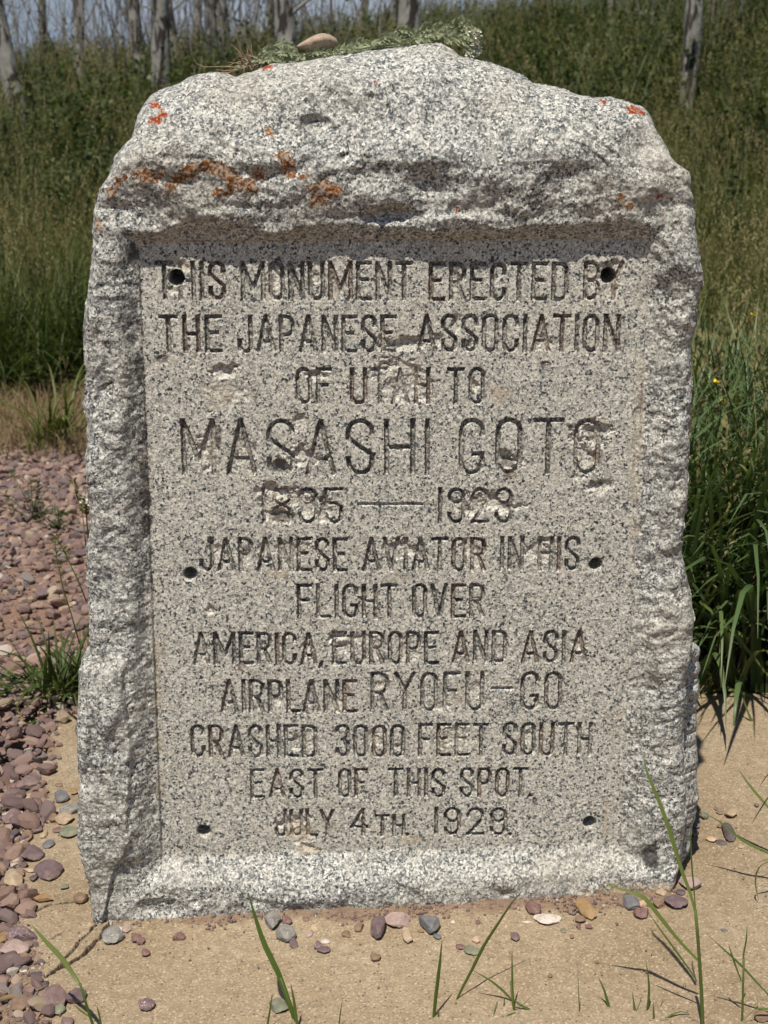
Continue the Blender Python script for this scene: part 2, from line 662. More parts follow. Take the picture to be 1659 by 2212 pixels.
def crack_m(X, Y, grow=.0006):
    out = np.zeros_like(X)
    jx = X + .0035 * noise(X, Y, 0, 70, 8) + .0015 * noise(X, Y, 0, 240, 7); jy = Y + .0035 * noise(X, Y, 1, 70, 9)
    for c, w in zip(cr_pts, cw):
        d = np.full_like(X, 9.0)
        for a, b in zip(c[:-1], c[1:]):
            d = np.minimum(d, seg_dist(jx, jy, a, b))
        out = np.maximum(out, sst((w + grow - d) / .0012))
    return out


def slabz(X, Y):
    z = slab_z(X) + .0022 * noise(X, Y, 0, 9, 1) + .001 * noise(X, Y, 0, 40, 2) + .0006 * noise(X, Y, 0, 160, 3)
    z = z - .014 * crack_m(X, Y)
    e = np.minimum(np.minimum(X - SX0, SX1 - X), np.minimum(Y - SY0, SY1 - Y)) + .012 * noise(X, Y, 0, 14, 6)
    z = z - .07 * (1 - sst((e + .004) / .022))
    return z


def spill_x(y):
    return np.interp(y, [1.6, 1.94, 2.1, 2.35, 2.9, 3.1], [-.43, -.50, -.575, -.625, -.69, -.70])


def soil_m(X, Y):
    # reddish fines lying along the foot of the stone
    xl = (X - SO[0]) * EX[0] + (Y - SO[1]) * EX[1]
    yl = (X - SO[0]) * EY[0] + (Y - SO[1]) * EY[1]
    dx = np.maximum(np.maximum(-.44 - xl, xl - .45), 0)
    dy = np.maximum(np.maximum(-.05 - yl, yl - .3), 0)
    d = np.hypot(dx, dy)
    w = .030 + .022 * noise(X, Y, 0, 11, 3) + .028 * sst((xl - .1) / .3) + .022 * sst((.18 - np.abs(xl + .03)) / .15) - .012 * sst((-.2 - xl) / .2)
    m = sst((w - d + .012 * noise(X, Y, 0, 45, 5)) / .04) * .85
    e = X - spill_x(Y)
    m2 = sst((.015 + .035 * noise(X, Y, 0, 9, 9) - e) / .05) * .8
    return np.maximum(m, m2)


xs = np.concatenate([np.arange(SX0, -.36, .0019), np.arange(-.36, SX1 + .009, .009)])
ys = np.concatenate([np.arange(SY0, 1.90, .009), np.arange(1.90, 2.34, .0021), np.arange(2.34, SY1 + .009, .009)])
me = grid_mesh('slab', xs, ys, slabz, dict(soil=soil_m, crack=lambda X, Y: crack_m(X, Y, .0019)))
obj('concrete_slab', me, M['concrete'], kind='structure')

# ------------------------------------------------------------------ the monument
mon = thing('granite_monument', 'upright rough-hewn granite memorial stone with a recessed carved inscription panel, standing on the concrete slab', 'monument', tuple(SO), YAW)

left_px = [(213, 1996), (206, 1972), (200, 1926), (196, 1890), (190, 1865), (177, 1826), (173, 1776), (172, 1720), (177, 1676), (175, 1659), (173, 1606), (172, 1556),
           (173, 1489), (175, 1436), (182, 1413), (196, 1405), (198, 1373), (195, 1323), (190, 1256), (189, 1173), (197, 1139), (198, 1106), (192, 1053),
           (187, 986), (193, 946), (190, 913), (180, 870), (187, 813), (182, 753), (184, 686), (193, 620), (199, 570), (206, 520), (202, 497), (204, 453),
           (217, 407), (240, 370), (250, 333), (283, 297), (293, 250), (305, 222), (318, 204)]
top_px = [(318, 204), (350, 193), (385, 181), (402, 172), (430, 159), (480, 154), (510, 166), (553, 152), (586, 138), (653, 133), (720, 122), (786, 112), (830, 105),
          (886, 97), (913, 91), (953, 90), (980, 107), (993, 121), (1026, 128), (1073, 140), (1106, 153), (1126, 163), (1149, 180), (1196, 186), (1236, 203),
          (1269, 210), (1303, 208), (1339, 217), (1376, 230), (1403, 246), (1414, 263)]
right_px = [(1463, 1921), (1458, 1880), (1470, 1850), (1476, 1792), (1478, 1719), (1480, 1659), (1476, 1606), (1478, 1556), (1481, 1506), (1484, 1456), (1489, 1423),
            (1494, 1389), (1497, 1339), (1494, 1293), (1486, 1259), (1474, 1216), (1473, 1173), (1476, 1139), (1483, 1106), (1486, 1036), (1489, 970),
            (1493, 886), (1495, 853), (1493, 820), (1494, 753), (1502, 700), (1501, 653), (1510, 626), (1511, 603), (1503, 580), (1498, 553), (1494, 500),
            (1493, 450), (1486, 430), (1483, 393), (1459, 377), (1443, 360), (1429, 327), (1419, 300), (1414, 263)]
bot_px = [(213, 1996), (300, 1991), (367, 1994), (510, 1979), (653, 1974), (720, 1970), (886, 1969), (1020, 1962), (1106, 1959), (1273, 1949), (1346, 1939), (1463, 1921)]


def L_(px, yl):
    return np.array([loc(a, b, yl) for a, b in px])


Lc, Tc, Rc, Bc = L_(left_px, .0), L_(top_px, .085), L_(right_px, .0), L_(bot_px, -.04)
Bc[:, 1] -= .02
Lc[0] = Bc[0]; Rc[0] = Bc[-1]; Tc[0] = Lc[-1]; Tc[-1] = Rc[-1]
# make z monotone on the sides
for A in (Lc, Rc):
    for i in range(1, len(A)):
        A[i, 1] = max(A[i, 1], A[i - 1, 1] + .001)

# panel rectangle in local coords
pTL, pTR, pBR, pBL = loc(300, 519), loc(1403, 519), loc(1336, 1832), loc(350, 1838)
zT = (pTL[1] + pTR[1]) / 2; zB = (pBR[1] + pBL[1]) / 2


def xLp(z): return lerp(pBL[0], pTL[0], (z - zB) / (zT - zB))
def xRp(z): return lerp(pBR[0], pTR[0], (z - zB) / (zT - zB))


def dens(lo, hi, a, b, fine, coarse):
    """sample positions, fine between a and b"""
    return np.concatenate([np.linspace(lo, a, max(2, int((a - lo) / coarse)), endpoint=False),
                           np.linspace(a, b, int((b - a) / fine), endpoint=False),
                           np.linspace(b, hi, max(2, int((hi - b) / coarse)))])


xlo, xhi = Bc[0, 0], Bc[-1, 0]
ux = dens(xlo, xhi, pBL[0] - .004, pBR[0] + .004, .00112, .0018)
U = (ux - xlo) / (xhi - xlo)
zlo, zhi = Lc[0, 1], Lc[-1, 1]
vz = dens(zlo, zhi + .06, zB - .003, zT + .003, .00112, .0018)
V = (vz - zlo) / (zhi + .06 - zlo)
Lx = np.interp(V, (Lc[:, 1] - Lc[0, 1]) / (Lc[-1, 1] - Lc[0, 1]), Lc[:, 0])
Rx = np.interp(V, (Rc[:, 1] - Rc[0, 1]) / (Rc[-1, 1] - Rc[0, 1]), Rc[:, 0])
tb = lerp(Bc[0, 0], Bc[-1, 0], U)
Bz = np.interp(tb, Bc[:, 0], Bc[:, 1])
tt = lerp(Tc[0, 0], Tc[-1, 0], U)
Tz = np.interp(tt, Tc[:, 0], Tc[:, 1])
nu, nv = len(U), len(V)
UU, VV = np.meshgrid(U, V)
X = (1 - UU) * Lx[:, None] + UU * Rx[:, None]
Z = (1 - VV) * Bz[None, :] + VV * Tz[None, :]
# little raggedness of the outline
X = X + .0022 * noise(X, 0, Z, 45, 3) * (np.abs(UU - .5) * 2) ** 4
Z = Z + .0022 * noise(X, 0, Z, 55, 4) * VV ** 6
print('stone grid', nu, nv)

XLp, XRp = xLp(Z), xRp(Z)
oL = XLp - X; oR = X - XRp; oT = Z - zT; oB = zB - Z
wob = .0035 * noise(X, 0, Z, 22, 5) + .0015 * noise(X, 0, Z, 80, 6)
out = np.maximum(np.maximum(oL, oR), np.maximum(oT, oB))
inside = out < 0

HL = .005 * sst((oL + .0006) / .0025) + (.026 + .004 * noise(0, 0, Z, 7, 2)) * sst((oL + wob * 1.5) / (.034 + .012 * sst((.6 - Z) / .5)))
hr0 = .017 + .013 * sst((Z - (zT - .20)) / .20) + .004 * noise(0, 0, Z, 6, 7)
HR = .0035 * sst((oR + .0006 + wob * .3) / .0028) + hr0 * sst((oR + wob * 2.5) / (.05 - .022 * sst((Z - (zT - .2)) / .2)))
lipw = .030 + .018 * noise(X, 0, 0, 9, 8) + .012 * noise(X, 0, 0, 22, 9)
HT = .006 * sst(oT / .004) + .017 * sst((oT - .003 + wob) / (lipw * .75))
HT = HT + .008 * sst((oT - .03) / .06) - .36 * np.clip(oT - .115, 0, 1) - .25 * np.clip(oT - .20, 0, 1)
HB = .030 * sst((oB + wob) / .045) + .006 * sst((oB - .03) / .05)
HT = np.where(oT > 0, HT, 0)
P = np.maximum.reduce([HL, HR, HB])
P = np.where(oT > 0, HT + P * .15 * np.clip(1 - oT / .05, 0, 1), P)
side = np.maximum(HL, HR)
P = np.where((oT > 0) & (oT < .10), np.maximum(P, side * sst((.10 - oT) / .07)), P)

rough = sst((out + .004 + wob) / .014)
# rough-hewn relief
n_a = noise(X, 0, Z, 6.5, 1)
n_b = noise(X, 0, Z, 16, 2)
n_c = 1 - np.abs(noise(X, 0, Z, 13, 3)) * 2
n_d = noise(X, 0, Z, 42, 4)
n_e = noise(X, 0, Z, 100, 5)
n_f = noise(X, 0, Z, 240, 6)
n_g = 1 - np.abs(noise(X + .004 * n_d, 0, Z, 60, 7)) * 2
big = sst((out - .002) / .05)
capw = 1 + .15 * sst(oT / .08)
P = P + big * (.0070 * n_a * capw + .0048 * n_b + .0040 * n_c) + rough * (.0030 * n_d + .0014 * n_e + .0006 * n_f + .0013 * n_g + .0006 * (1 - 2 * np.abs(noise(X, 0, Z, 130, 31))))
# angular broken planes: quantised noise steps
stp = noise(X, 0, Z, 9, 12) * 3
stq = (np.floor(stp) + sst((stp - np.floor(stp) - .7) / .3)) / 3
P = P + big * .010 * (stq - stp / 3)
# dressed face: faint chisel relief
P = P + (1 - rough) * (.00035 * n_f + .0003 * n_e + .00035 * n_d)

# hand-placed features on the rough rock: (x, y, rx, ry, amount) in pixels of the front view / metres
for fx, fy, rx, ry, am in ((680, 270, 30, 18, -.010), (560, 330, 90, 40, .009), (900, 320, 120, 45, .008), (1180, 300, 110, 60, .010), (800, 430, 90, 35, .006),
                           (840, 465, 60, 22, -.012), (1000, 480, 90, 18, .008), (480, 470, 80, 20, .008), (380, 330, 90, 50, .008), (1440, 640, 50, 70, -.008),
                           (1440, 1230, 45, 50, -.006), (1400, 1490, 60, 50, -.008), (1420, 1360, 50, 20, .006), (230, 1520, 40, 90, .010), (250, 900, 30, 80, .008),
                           (650, 1930, 90, 30, .006), (1100, 1900, 80, 25, .006), (350, 1960, 60, 25, -.010), (230, 640, 30, 80, -.005), (950, 400, 90, 25, -.006),
                           (1380, 330, 40, 60, -.008), (1420, 450, 40, 40, -.008), (470, 230, 90, 30, -.008), (760, 180, 90, 30, .006)):
    cx, cz = loc(fx, fy, -.03)
    sx, sz = rx / 1450., ry / 1450.
    d = np.hypot((X - cx) / sx, (Z - cz) / sz) + .25 * n_b
    P = P + am * sst((1.25 - d) / .9) * np.clip(big + .3, 0, 1)
# step and crack on the lower left border
def px_curve(pts):
    a = np.array([loc(p[0], p[1], -.03) for p in pts]); o = np.argsort(a[:, 1]); return a[o, 1], a[o, 0]
cz_, cx_ = px_curve([(262, 1425), (268, 1500), (286, 1620), (282, 1700), (276, 1770), (284, 1805), (262, 1850), (243, 1895), (225, 1990)])
xc = np.interp(Z, cz_, cx_) + .002 * n_d
zhi_c = loc(262, 1425, -.03)[1]
msk = sst((zhi_c - Z) / .02)
P = P + msk * .010 * sst((xc - X + .003) / .005) * np.where(oL > -.01, 1, 0)
P = P - msk * .006 * sst((.0022 - np.abs(X - xc)) / .002) * sst((loc(0, 1650, -.03)[1] - Z) / .03)
# diagonal quarry line across upper left of the cap
cz2, cx2 = px_curve([(250, 345), (300, 300), (365, 245), (400, 205)])
xq = np.interp(Z, cz2, cx2)
mq = sst((Z - loc(0, 350, -.03)[1]) / .02)
P = P - mq * .010 * sst((xq - X + .004) / .006)
# rounded outer edges
sl = np.abs(X - Lx[:, None]); sr = np.abs(Rx[:, None] - X); stt = np.abs(Tz[None, :] - Z)
rl = .022 + .007 * noise(0, 0, Z, 12, 3); rr_ = .024 + .009 * noise(0, 0, Z, 11, 5); rt = .050 + .012 * noise(X, 0, 0, 8, 5)
def rnd_(s, r):
    t = np.clip(1 - s / r, 0, 1)
    return r * (1 - np.sqrt(np.clip(1 - t * t, 0, 1)))
P = P - rnd_(sl, rl) - rnd_(sr, rr_) - rnd_(stt, rt)
panel_mask = (out < .001)
P = np.where(inside, np.where(out > -.004, P, P), P)

# ---- inscription: stroke font
def arc(cx, cy, r, a0, a1, n=8, ry=None):
    ry = ry or r
    return [(cx + r * math.cos(R(a0 + (a1 - a0) * i / n)), cy + ry * math.sin(R(a0 + (a1 - a0) * i / n))) for i in range(n + 1)]


def glyph(ch, w, h):
    r = w / 2
    q = min(r, h * .22)
    if ch == 'I' or ch == '1':
        return [[(r, 0), (r, h)]]
    if ch == 'T':
        return [[(0, h), (w, h)], [(r, 0), (r, h)]]
    if ch == 'H':
        return [[(0, 0), (0, h)], [(w, 0), (w, h)], [(0, h * .5), (w, h * .5)]]
    if ch == 'E':
        return [[(0, 0), (0, h)], [(0, h), (w, h)], [(0, 0), (w, 0)], [(0, h * .53), (w * .72, h * .53)]]
    if ch == 'F':
        return [[(0, 0), (0, h)], [(0, h), (w, h)], [(0, h * .53), (w * .72, h * .53)]]
    if ch == 'L':
        return [[(0, 0), (0, h)], [(0, 0), (w, 0)]]
    if ch == 'A':
        return [[(0, 0), (r, h)], [(w, 0), (r, h)], [(w * .16, h * .27), (w * .84, h * .27)]]
    if ch == 'V':
        return [[(0, h), (r, 0)], [(w, h), (r, 0)]]
    if ch == 'Y':
        return [[(0, h), (r, h * .5)], [(w, h), (r, h * .5)], [(r, 0), (r, h * .5)]]
    if ch == 'N':
        return [[(0, 0), (0, h)], [(w, 0), (w, h)], [(0, h), (w, 0)]]
    if ch == 'M':
        return [[(0, 0), (0, h)], [(w, 0), (w, h)], [(0, h), (r, h * .25)], [(w, h), (r, h * .25)]]
    if ch in 'O0':
        return [arc(r, h - r, r, 0, 180) + arc(r, r, r, 180, 360) + [(w, h - r)]]
    if ch == 'C':
        return [[(w, h * .74)] + arc(r, h - r, r, 0, 180) + arc(r, r, r, 180, 360) + [(w, h * .28)]]
    if ch == 'G':
        return [[(w, h * .74)] + arc(r, h - r, r, 0, 180) + arc(r, r, r, 180, 360) + [(w, h * .36)], [(w * .62, h * .36), (w, h * .36)]]
    if ch == 'U':
        return [[(0, h), (0, r)] + arc(r, r, r, 180, 360) + [(w, h)]]
    if ch == 'J':
        return [[(w, h), (w, r)] + arc(r, r, r, 0, -180) + [(0, h * .30)]]
    if ch == 'D':
        return [[(0, 0), (0, h)], [(0, h)] + arc(w - q, h - q, q, 90, 0, 5) + arc(w - q, q, q, 0, -90, 5) + [(0, 0)]]
    if ch in 'PR':
        q = min(h * .235, w * .6)
        o = [[(0, 0), (0, h)], [(0, h)] + arc(w - q, h - q, q, 90, 0, 5) + arc(w - q, h * .47 + q, q, 0, -90, 5) + [(0, h * .47)]]
        if ch == 'R':
            o.append([(w * .5, h * .47), (w, 0)])
        return o
    if ch == 'B':
        q = min(h * .235, w * .6)
        return [[(0, 0), (0, h)], [(0, h)] + arc(w - q, h - q, q, 90, 0, 5) + arc(w - q, h * .52 + q * .9, q, 0, -90, 5) + [(0, h * .52)],
                [(0, h * .52)] + arc(w - q, h * .52 - q, q, 90, 0, 5) + arc(w - q, q, q, 0, -90, 5) + [(0, 0)]]
    if ch == 'S':
        return [[(w, h * .76)] + arc(r, h - r, r, 0, 180) + [(0, h * .66), (w, h * .34)] + arc(r, r, r, 0, -180) + [(0, h * .28)]]
    if ch == '2':
        return [[(0, h * .74)] + arc(r, h - r, r, 180, 0) + [(w, h * .6), (0, 0)], [(0, 0), (w, 0)]]
    if ch == '3':
        return [[(0, h * .8)] + arc(r, h - r, r, 180, 0) + [(w, h * .62), (w * .5, h * .53), (w, h * .44)] + arc(r, r, r, 0, -180) + [(0, h * .22)]]
    if ch == '4':
        return [[(w * .78, 0), (w * .78, h)], [(w * .78, h), (0, h * .32)], [(0, h * .32), (w, h * .32)]]
    if ch == '5':
        return [[(0, h), (w, h)], [(0, h), (0, h * .55)], [(0, h * .55), (w * .6, h * .58)] + [(w, h * .45)] + arc(r, r, r, 0, -180) + [(0, h * .2)]]
    if ch == '8':
        return [arc(r, h - r, r, 0, 180) + [(0, h * .64), (w, h * .38)] + arc(r, r, r, 0, -180) + [(0, h * .38), (w, h * .64)]]
    if ch == '9':
        return [arc(r, h - r, r, 0, 360, 14), [(w, h - r), (w, r)] + arc(r, r, r, 0, -180) + [(0, h * .25)]]
    if ch == '.':
        return [[(0, 0), (.0001, .0001)]]
    if ch == ',':
        return [[(w, h * .05), (w * .3, -h * .12)]]
    return []


RW = {'I': .001, '1': .001, 'M': .62, 'N': .38, 'A': .46, 'V': .44, 'Y': .46, 'T': .40, '.': .001, ',': .08, '4': .44, 'E': .36, 'F': .36, 'L': .34, 'H': .36, 'S': .36, 'C': .36, 'G': .38,
      'O': .36, 'D': .38, 'U': .38, 'P': .36, 'R': .38, 'B': .38, 'J': .34, '2': .38, '3': .34, '5': .34, '8': .34, '9': .36, '0': .36}

# line: (text label, [(word, x0, x1, ytop, ybot)], stroke px)
LINES = [
    ('THIS MONUMENT ERECTED BY', [('THIS', 334, 488, 563, 650), ('MONUMENT', 519, 892, 563.5, 650.5), ('ERECTED', 926, 1229, 565, 651), ('BY', 1260, 1348, 564, 650)], 9.5),
    ('THE JAPANESE ASSOCIATION', [('THE', 343, 481, 679, 763), ('JAPANESE', 512, 857, 679.5, 763.5), ('ASSOCIATION', 900, 1341, 678, 762.5)], 9.5),
    ('OF UTAH TO', [('OF', 638.5, 718, 794, 875), ('UTAH', 756, 930, 793.5, 875), ('TO', 965, 1048, 793.5, 875)], 9),
    ('MASASHI GOTO', [('MASASHI', 391, 929, 904, 1028), ('GOTO', 991, 1298, 903, 1027)], 11),
    ('1895 - 1929', [('1895', 565, 742, 1053, 1133), ('1929', 946, 1108, 1053, 1132)], 9),
    ('JAPANESE AVIATOR IN HIS', [('JAPANESE', 430, 752, 1160, 1236), ('AVIATOR', 782, 1051, 1159.5, 1236), ('IN', 1080, 1133, 1158.5, 1235), ('HIS', 1162, 1254, 1158, 1234.5)], 9),
    ('FLIGHT OVER', [('FLIGHT', 641, 860, 1261, 1337), ('OVER', 890, 1048, 1260, 1336)], 9),
    ('AMERICA, EUROPE AND ASIA', [('AMERICA,', 415, 700, 1365, 1438), ('EUROPE', 717, 949, 1363, 1437), ('AND', 976, 1096, 1361.5, 1434), ('ASIA', 1125, 1271, 1361, 1434)], 9),
    ('AIRPLANE RYOFU-GO', [('AIRPLANE', 475, 773, 1467, 1541), ('RYOFU', 800, 1046, 1451, 1538), ('GO', 1124, 1215, 1451, 1536)], 9.5),
    ('CRASHED 3000 FEET SOUTH', [('CRASHED', 411, 686, 1565, 1638), ('3000', 724, 876, 1564.5, 1637), ('FEET', 903, 1057, 1562, 1636), ('SOUTH', 1085, 1280, 1560, 1634)], 9),
    ('EAST OF THIS SPOT.', [('EAST', 540, 699, 1660, 1726), ('OF', 730, 795, 1659.5, 1725), ('THIS', 838, 963, 1659, 1725), ('SPOT.', 993, 1150, 1658, 1724)], 8.5),
    ('JULY 4TH. 1929.', [('JULY', 593, 724, 1747, 1809), ('4', 756, 796, 1745, 1808), ('TH.', 810, 884, 1759, 1808), ('1929.', 938, 1107, 1744, 1806)], 8.5),
]
DASH = {4: [((776, 1089), (911, 1089), 9)], 8: [((1064, 1487), (1106, 1487), 9)]}

Xf, Zf = X.ravel(), Z.ravel()
depth = np.zeros_like(Xf)
lineid = np.full(Xf.shape, -1, np.int16)
letter_line = []; cur_letter = [-1]
rust = np.zeros_like(Xf); darkA = np.zeros_like(Xf); tan = np.zeros_like(Xf); mud = np.zeros_like(Xf); chip = np.zeros_like(Xf)
jit = (.0008 * noise(Xf, 0, Zf, 260, 3) + .0008 * noise(Xf, 0, Zf, 90, 4)).astype(float)
counters = []


def carve(idx, a, b, sw, dm, li, e0, e1, stain):
    ax, az = a; bx, bz = b
    L = math.hypot(bx - ax, bz - az)
    if L < 1e-5:
        bx = ax + 1e-4; L = 1e-4
    tx, tz = (bx - ax) / L, (bz - az) / L
    m = .008 + sw
    s = idx[(Xf[idx] > min(ax, bx) - m) & (Xf[idx] < max(ax, bx) + m) & (Zf[idx] > min(az, bz) - m) & (Zf[idx] < max(az, bz) + m)]
    if len(s) == 0:
        return
    dx, dz = Xf[s] - ax, Zf[s] - az
    al = dx * tx + dz * tz; pe = np.abs(-dx * tz + dz * tx)
    before = np.clip(-al, 0, 9); after = np.clip(al - L, 0, 9)
    d = np.where((before > 0), (np.maximum(pe, before) if e0 else np.hypot(pe, before)), pe)
    d = np.where((after > 0), (np.maximum(pe, after) if e1 else np.hypot(pe, after)), d)
    d = d + jit[s]
    q = np.clip((sw / 2 - d) / .0016, 0, 1)
    dep = dm * (q * .85 + .15 * np.clip((sw / 2 - d) / (sw / 2), 0, 1))
    dep = np.where(q > 0, dep, 0)
    up = dep > depth[s]
    depth[s] = np.where(up, dep, depth[s])
    ins = d < sw / 2
    lineid[s[ins]] = cur_letter[0]
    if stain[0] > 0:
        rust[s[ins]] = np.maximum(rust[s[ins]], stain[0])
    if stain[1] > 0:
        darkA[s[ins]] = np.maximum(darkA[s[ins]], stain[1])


for li, (txt, words, swp) in enumerate(LINES):
    zt = max(loc(w[1], w[3])[1] for w in words) + .02
    zb = min(loc(w[1], w[4])[1] for w in words) - .02
    idx = np.nonzero((Zf < zt) & (Zf > zb) & inside.ravel())[0]
    big_l = li == 3
    for word, x0, x1, y0, y1 in words:
        sw = swp * (.00074 if y0 < 1100 else .00078)
        a = loc(x0, y0); b = loc(x1, y0); c = loc(x0, y1); d_ = loc(x1, y1)
        xa = (a[0] + c[0]) / 2 + sw / 2; xb = (b[0] + d_[0]) / 2 - sw / 2
        zt_ = (a[1] + b[1]) / 2 - sw / 2; zb0, zb1 = c[1] + sw / 2, d_[1] + sw / 2
        h = zt_ - (zb0 + zb1) / 2
        ws = [RW.get(ch, .36) for ch in word]
        if big_l:
            ws = [{'M': .47, 'A': .42, 'S': .38, 'H': .42, 'I': .001, 'G': .36, 'O': .38, 'T': .44}[ch] for ch in word]
        gap = .235 if len(word) > 1 else 0
        if word == 'GOTO': gap = .27
        gaps = [gap * (.55 if word[i] == '.' or word[min(i + 1, len(word) - 1)] in '.,' else (.75 if word[i] in 'ATVLY' and word[i + 1] in 'ATVY' else 1)) for i in range(len(word) - 1)] + [0]
        tot = sum(ws) + sum(gaps)
        k = (xb - xa) / (tot * h) if tot > .01 else 1
        x = xa
        for i, ch in enumerate(word):
            w = ws[i] * h * k
            letter_line.append(li); cur_letter[0] = len(letter_line) - 1
            stain = (0, .50)  # dark value: groove dirt plus shade painted into every letter
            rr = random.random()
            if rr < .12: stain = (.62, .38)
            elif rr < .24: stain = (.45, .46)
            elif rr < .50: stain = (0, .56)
            dm = random.uniform(.0062, .0078) * (1.15 if big_l else 1)
            z0 = lerp(zb0, zb1, (x - xa) / max(.01, xb - xa)) + random.uniform(-.0005, .0005)
            for pl in glyph(ch, w, h):
                for j in range(len(pl) - 1):
                    p0 = (x + pl[j][0], z0 + pl[j][1]); p1 = (x + pl[j + 1][0], z0 + pl[j + 1][1])
                    long_ = math.hypot(p1[0] - p0[0], p1[1] - p0[1]) > .004
                    vert = abs(p1[0] - p0[0]) < .001 or abs(p1[1] - p0[1]) < .001
                    carve(idx, p0, p1, sw * (1.0 if ch not in '.' else 1.2), dm * random.uniform(.9, 1.05), li, j == 0 and (vert or ch in 'SCGJ'), j == len(pl) - 2 and (vert or ch in 'SCGJ'), stain)
            if ch in 'ODPRBG0AU' and random.random() < .42:
                counters.append((x + w / 2, z0 + h * random.uniform(.25, .7), w * .55, h * random.uniform(.15, .4), random.uniform(.0014, .0032)))
            x += w + gaps[i] * h * k
    for (p, q, s) in DASH.get(li, []):
        letter_line.append(li); cur_letter[0] = len(letter_line) - 1
        carve(idx, loc(*p), loc(*q), s * .0007, .005, li, True, True, (0, .3))

# chips broken out of the face (x, y, rx, ry, depth in mm)
CHIPS = [(868, 742, 52, 20, 6), (858, 800, 50, 26, 3.5), (872, 835, 62, 36, 4), (482, 803, 36, 16, 5.5), (500, 850, 60, 35, 1.5), (350, 775, 14, 8, 2), (450, 968, 27, 42, 5), (458, 940, 10, 40, 5),
         (650, 978, 38, 22, 5.5), (604, 1012, 24, 14, 7), (650, 920, 16, 18, 3), (1096, 998, 27, 26, 7), (1280, 935, 40, 34, 7), (1262, 990, 30, 40, 4), (1300, 1050, 32, 16, 5.5),
         (590, 1062, 42, 16, 6), (575, 1085, 20, 30, 5), (655, 1085, 42, 34, 4.5), (602, 1116, 36, 16, 6.5), (700, 1100, 18, 30, 4), (1030, 1085, 58, 30, 5), (1105, 1098, 34, 14, 5),
         (862, 1190, 44, 24, 4.5), (740, 1374, 33, 12, 6), (745, 1400, 22, 22, 3), (455, 1322, 18, 14, 3.5), (640, 1775, 42, 16, 5.5), (655, 1800, 30, 26, 3), (672, 1832, 22, 14, 4),
         (1322, 625, 18, 22, 2.5), (1180, 745, 22, 14, 2.5), (368, 575, 18, 10, 2.5), (1155, 1728, 7, 9, 2.5), (800, 1600, 16, 26, 3), (975, 1595, 44, 24, 3), (640, 1603, 12, 20, 3.5),
         (1012, 1185, 14, 26, 3), (1160, 1195, 34, 22, 3), (628, 1195, 30, 24, 2.6), (645, 1185, 24, 20, 3), (470, 1195, 14, 20, 3), (945, 735, 16, 18, 3.5), (985, 700, 12, 18, 3), (1015, 745, 10, 14, 3),
         (1025, 835, 9, 28, 3.5), (685, 810, 24, 10, 4), (520, 590, 6, 30, 1.5), (590, 615, 20, 34, 2), (780, 1380, 30, 10, 2), (810, 1400, 12, 30, 2.6), (870, 1400, 12, 30, 2), (1175, 1165, 16, 8, 5),
         (378, 575, 28, 16, 3.5), (1318, 578, 30, 14, 3.5), (380, 628, 24, 14, 2.5), (1180, 788, 15, 9, 1.5), (1050, 1520, 10, 14, 2), (960, 1528, 16, 10, 2.5), (730, 1520, 20, 14, 2), (1380, 900, 12, 60, 2)]
stains = []
jn = noise(Xf, 0, Zf, 38, 21); jn2 = noise(Xf, 0, Zf, 110, 22); jn3 = noise(Xf, 0, Zf, 60, 23); jn4 = noise(Xf, 0, Zf, 260, 24)
for fx, fy, rx, ry, mm in CHIPS:
    cx, cz = loc(fx, fy)
    k = .00069 if fy < 1100 else .00073
    counters.append((cx, cz, rx * k * 1.12, ry * k * 1.15, mm * 1.05 / 1000.))
insf = inside.ravel()
for cx, cz, sx, sz, dd in counters:
    s = np.nonzero((np.abs(Xf - cx) < sx * 1.5 + .004) & (np.abs(Zf - cz) < sz * 1.5 + .004) & insf)[0]
    if not len(s): continue
    d = np.hypot((Xf[s] - cx) / sx, (Zf[s] - cz) / sz) + .65 * jn[s] + .45 * jn2[s] + .2 * jn4[s]
    q = sst((1 - d) / .6)
    dep = 1.25 * dd * q * (1 + .45 * jn3[s]) + q * .0018 * jn2[s] + q * .0009 * jn4[s]
    # the break is deepest just under its upper lip
    dep = dep * (1 + .2 * np.clip((Zf[s] - cz) / sz, -1, 1))
    depth[s] = np.maximum(depth[s], dep)
    chip[s] = np.maximum(chip[s], q)

# drilled holes
HOLES = [(381, 600, 17.5), (1315, 596, 17.5), (411, 1240, 14.5), (1287, 1219, 14.5), (440, 1795, 14), (1274, 1777, 14)]
holeid = np.full(Xf.shape, -1, np.int8)
for i, (hx_, hy_, hr) in enumerate(HOLES):
    cx, cz = loc(hx_, hy_)
    rad = hr * (.00068 if hy_ < 700 else (.00071 if hy_ < 1300 else .00076))
    s = np.nonzero((np.abs(Xf - cx) < rad * 1.6) & (np.abs(Zf - cz) < rad * 1.6))[0]
    d = np.hypot(Xf[s] - cx, Zf[s] - cz) + .35 * jit[s]
    dep = np.where(d < rad, .10 if i < 2 else .05, 0) + np.where(d < rad, .004 * jn2[s], 0)
    dep = np.maximum(dep, .0022 * sst((rad * 1.22 - d) / (rad * .22)) * (jn[s] > -.25))
    depth[s] = np.maximum(depth[s], dep)
    holeid[s[d < rad + .0007]] = i
    lineid[s[d < rad + .0007]] = -1
depth2 = depth.reshape(X.shape)
Yl = -P + depth2 * np.clip(1 - rough, 0, 1) ** .5

